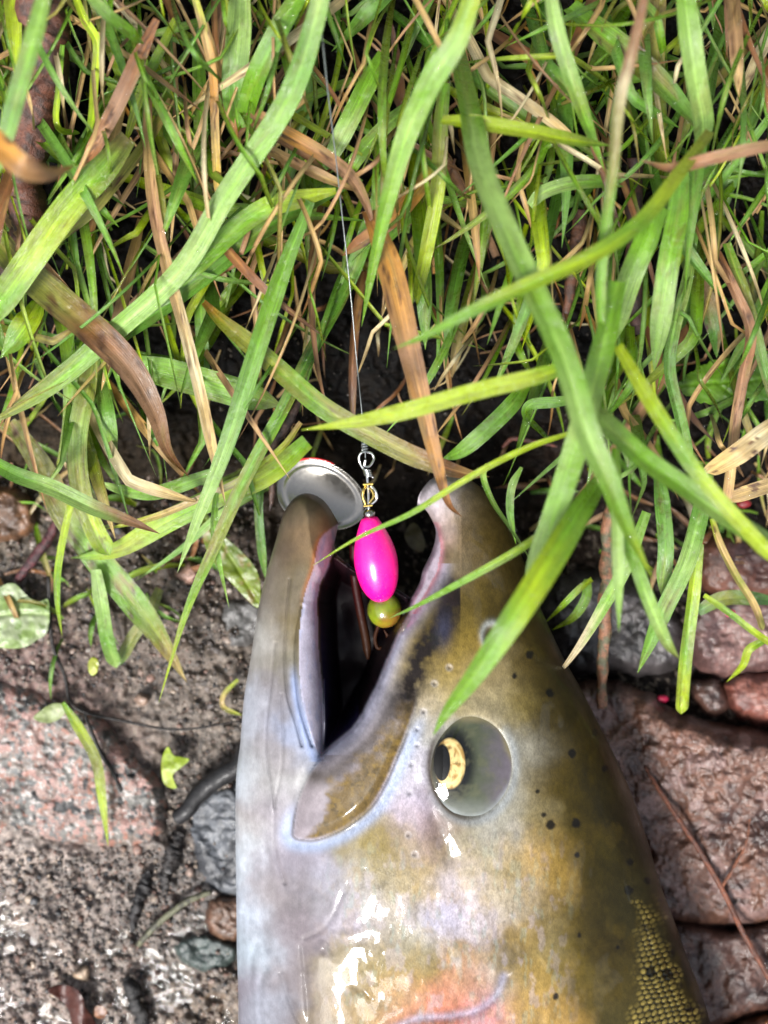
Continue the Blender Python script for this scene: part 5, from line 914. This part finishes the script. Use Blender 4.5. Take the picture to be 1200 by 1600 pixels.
while k < 285:
    x, y = rng.uniform(-80, 1280), rng.uniform(-160, 640)
    if rng.random() > density(x, y): continue
    dry = rng.random() < .27; ang = rng.normal(0.0, .5) + (math.pi if rng.random() < .22 else 0) + (0.25 if x < 350 else -.1)
    L = rng.uniform(190, 470); tipy = y + L * math.cos(ang)
    if tipy > 690 and 380 < x < 820: L *= .45
    if tipy > 820: L *= .6
    ci = rng.integers(6 if dry else 8); cols = (DRY if dry else PAL)[ci]; wid = (rng.uniform(6, 14) if rng.random() < .66 else rng.uniform(14, 26)) * (.8 if dry else 1)
    V, F, C, uv = gen(x, y, L, wid, ang, rng.uniform(8, 34), cols, 2000 + k * 3, curve=rng.normal(0, .35), fold=rng.uniform(.1, .6), patch=.6 if dry else .3, droop=rng.uniform(.3, 1), tip=rng.uniform(.3, .8), n=20)
    o = mesh('withered_leaf' if dry else 'grass_leaf', V, F, M_dry if dry else M_blade, None, C, uv)
    mid = V.reshape(20, 5, 3)[10, 2]; q = (600 + mid[0] / PX * .26 / (CAMZ - mid[2]), 800 - mid[1] / PX * .26 / (CAMZ - mid[2]))
    wd = 'narrow' if wid < 12 else ('medium' if wid < 19 else 'broad'); a_ = math.degrees(ang) % 360
    dr = ['pointing down', 'slanting down right', 'pointing sideways', 'rising up right', 'pointing up', 'rising up left', 'pointing sideways', 'slanting down left'][int(((a_ + 22.5) % 360) // 45)]
    nm = DRYN[ci] if dry else PALN[ci]
    for lm in sorted(MARKS, key=lambda m: (m[0] - q[0]) ** 2 + (m[1] - q[1]) ** 2)[:4]:
        dx_, dy_ = q[0] - lm[0], q[1] - lm[1]; rel = ('right of' if dx_ > 0 else 'left of') if abs(dx_) > abs(dy_) else ('below' if dy_ > 0 else 'above')
        lab = '%s %s blade %s %s %s' % (wd, nm, dr, rel, lm[2])
        if lab not in USED: break
    USED.add(lab); tag(o, lab, 'dry blade' if dry else 'grass blade', ('withered' if dry else 'green') + ' blades in the tangle above the fish')
    drop_src.append((V.reshape(20, 5, 3), 2000 + k)); k += 1
def mass(name, label, N, fn, m):
    Vs, Fs, Cs, Us, o = [], [], [], [], 0
    for k in range(N):
        V, F, C, uv = fn(k); Vs.append(V); Fs.append(F + o); Cs.append(C); Us.append(uv); o += len(V)
    return tag(mesh(name, np.vstack(Vs), np.vstack(Fs), m, None, np.vstack(Cs), np.vstack(Us)), label, kind='stuff')
def f_low(k):
    while True:
        x, y = rng.uniform(-260, 1460), rng.uniform(-380, 740)
        if rng.random() < max(density(x, y), .12): break
    ang = rng.normal(0, .8) + (math.pi if rng.random() < .3 else 0); L = rng.uniform(70, 260)
    if y + L * math.cos(ang) > 760: L *= .4
    return gen(x, y, L, rng.uniform(5, 15), ang, rng.uniform(3, 14), PAL[rng.integers(8)], 6000 + k, n=12, curve=rng.normal(0, .7), fold=.4)
mass('grass', 'short green grass filling the bank under the longer blades', 230, f_low, M_blade)
def f_dry(k):
    x, y = rng.uniform(-260, 1460), rng.uniform(-380, 760); ang = rng.uniform(0, 6.28) if rng.random() < .5 else rng.normal(0, .5); L = rng.uniform(40, 200)
    if y + L * math.cos(ang) > 770: L *= .3
    return gen(x, y, L, rng.uniform(2, 8), ang, rng.uniform(1, 7), DRY[rng.integers(6)], 9000 + k, n=10, curve=rng.normal(0, .9), fold=.6, patch=.6)
mass('dead_grass', 'dead brown thatch and fine roots lying on the dark soil', 330, f_dry, M_dry)
def f_thin(k):
    while True:
        x, y = rng.uniform(-80, 1280), rng.uniform(-160, 640)
        if rng.random() < density(x, y): break
    ang = rng.normal(0, .45) + (math.pi if rng.random() < .2 else 0); L = rng.uniform(150, 420)
    if y + L * math.cos(ang) > 740: L *= .5
    return gen(x, y, L, rng.uniform(3, 8), ang, rng.uniform(12, 44), f_thin.pal[rng.integers(len(f_thin.pal))], 15000 + k, n=16, curve=rng.normal(0, .4), fold=.8, tip=.75, patch=.4)
f_thin.pal = PAL + [[YG, YG, G], [PA, YG, PA]]; mass('grass', 'fine green grass stems standing up through the broader blades', 190, f_thin, M_blade)
f_thin.pal = [[ST, CR, ST], [CR, ST, PK], [ST, PK, ST], [BR, ST, BR]]; mass('dead_grass', 'fine pale straw stems scattered through the green blades', 95, f_thin, M_dry)
def f_mud(k):
    x, y = (rng.uniform(-40, 380), rng.uniform(720, 1000)) if k < 40 else (rng.uniform(820, 1220), rng.uniform(700, 900)); ang = rng.uniform(0, 6.28)
    return gen(x, y, rng.uniform(30, 120), rng.uniform(4, 14), ang, rng.uniform(2, 8), (PAL + DRY)[rng.integers(14)], 12000 + k, n=10, curve=rng.normal(0, .9), fold=.5)
mass('grass', 'small loose grass scraps at the foot of the bank', 95, f_mud, M_blade)
# water drops on the blades
Vd, Fd = ico(2); Fd = Fd; Vs, Fs, n = [], [], 0
for q in range(3000):
    A, kk = drop_src[rng.integers(len(drop_src))]; i = rng.integers(1, A.shape[0] - 2); j = rng.integers(0, A.shape[1] - 1); f = rng.random(2)
    p = A[i, j] * (1 - f[0]) + A[i, j + 1] * f[0]; p = p * (1 - f[1]) + A[i + 1, j] * f[1]
    r = min(abs(rng.normal(0, 1.5)) + 1.1, 4.6) * PX; Vs.append(Vd * np.array([r, r * rng.uniform(.7, 1), r * .7]) + p + np.array([0, 0, r * .25])); Fs.append(Fd + n); n += len(Vd)
tag(mesh('water_droplets', np.vstack(Vs), np.vstack(Fs), M_drop, None), 'tiny clear water drops scattered over the grass blades', kind='stuff')
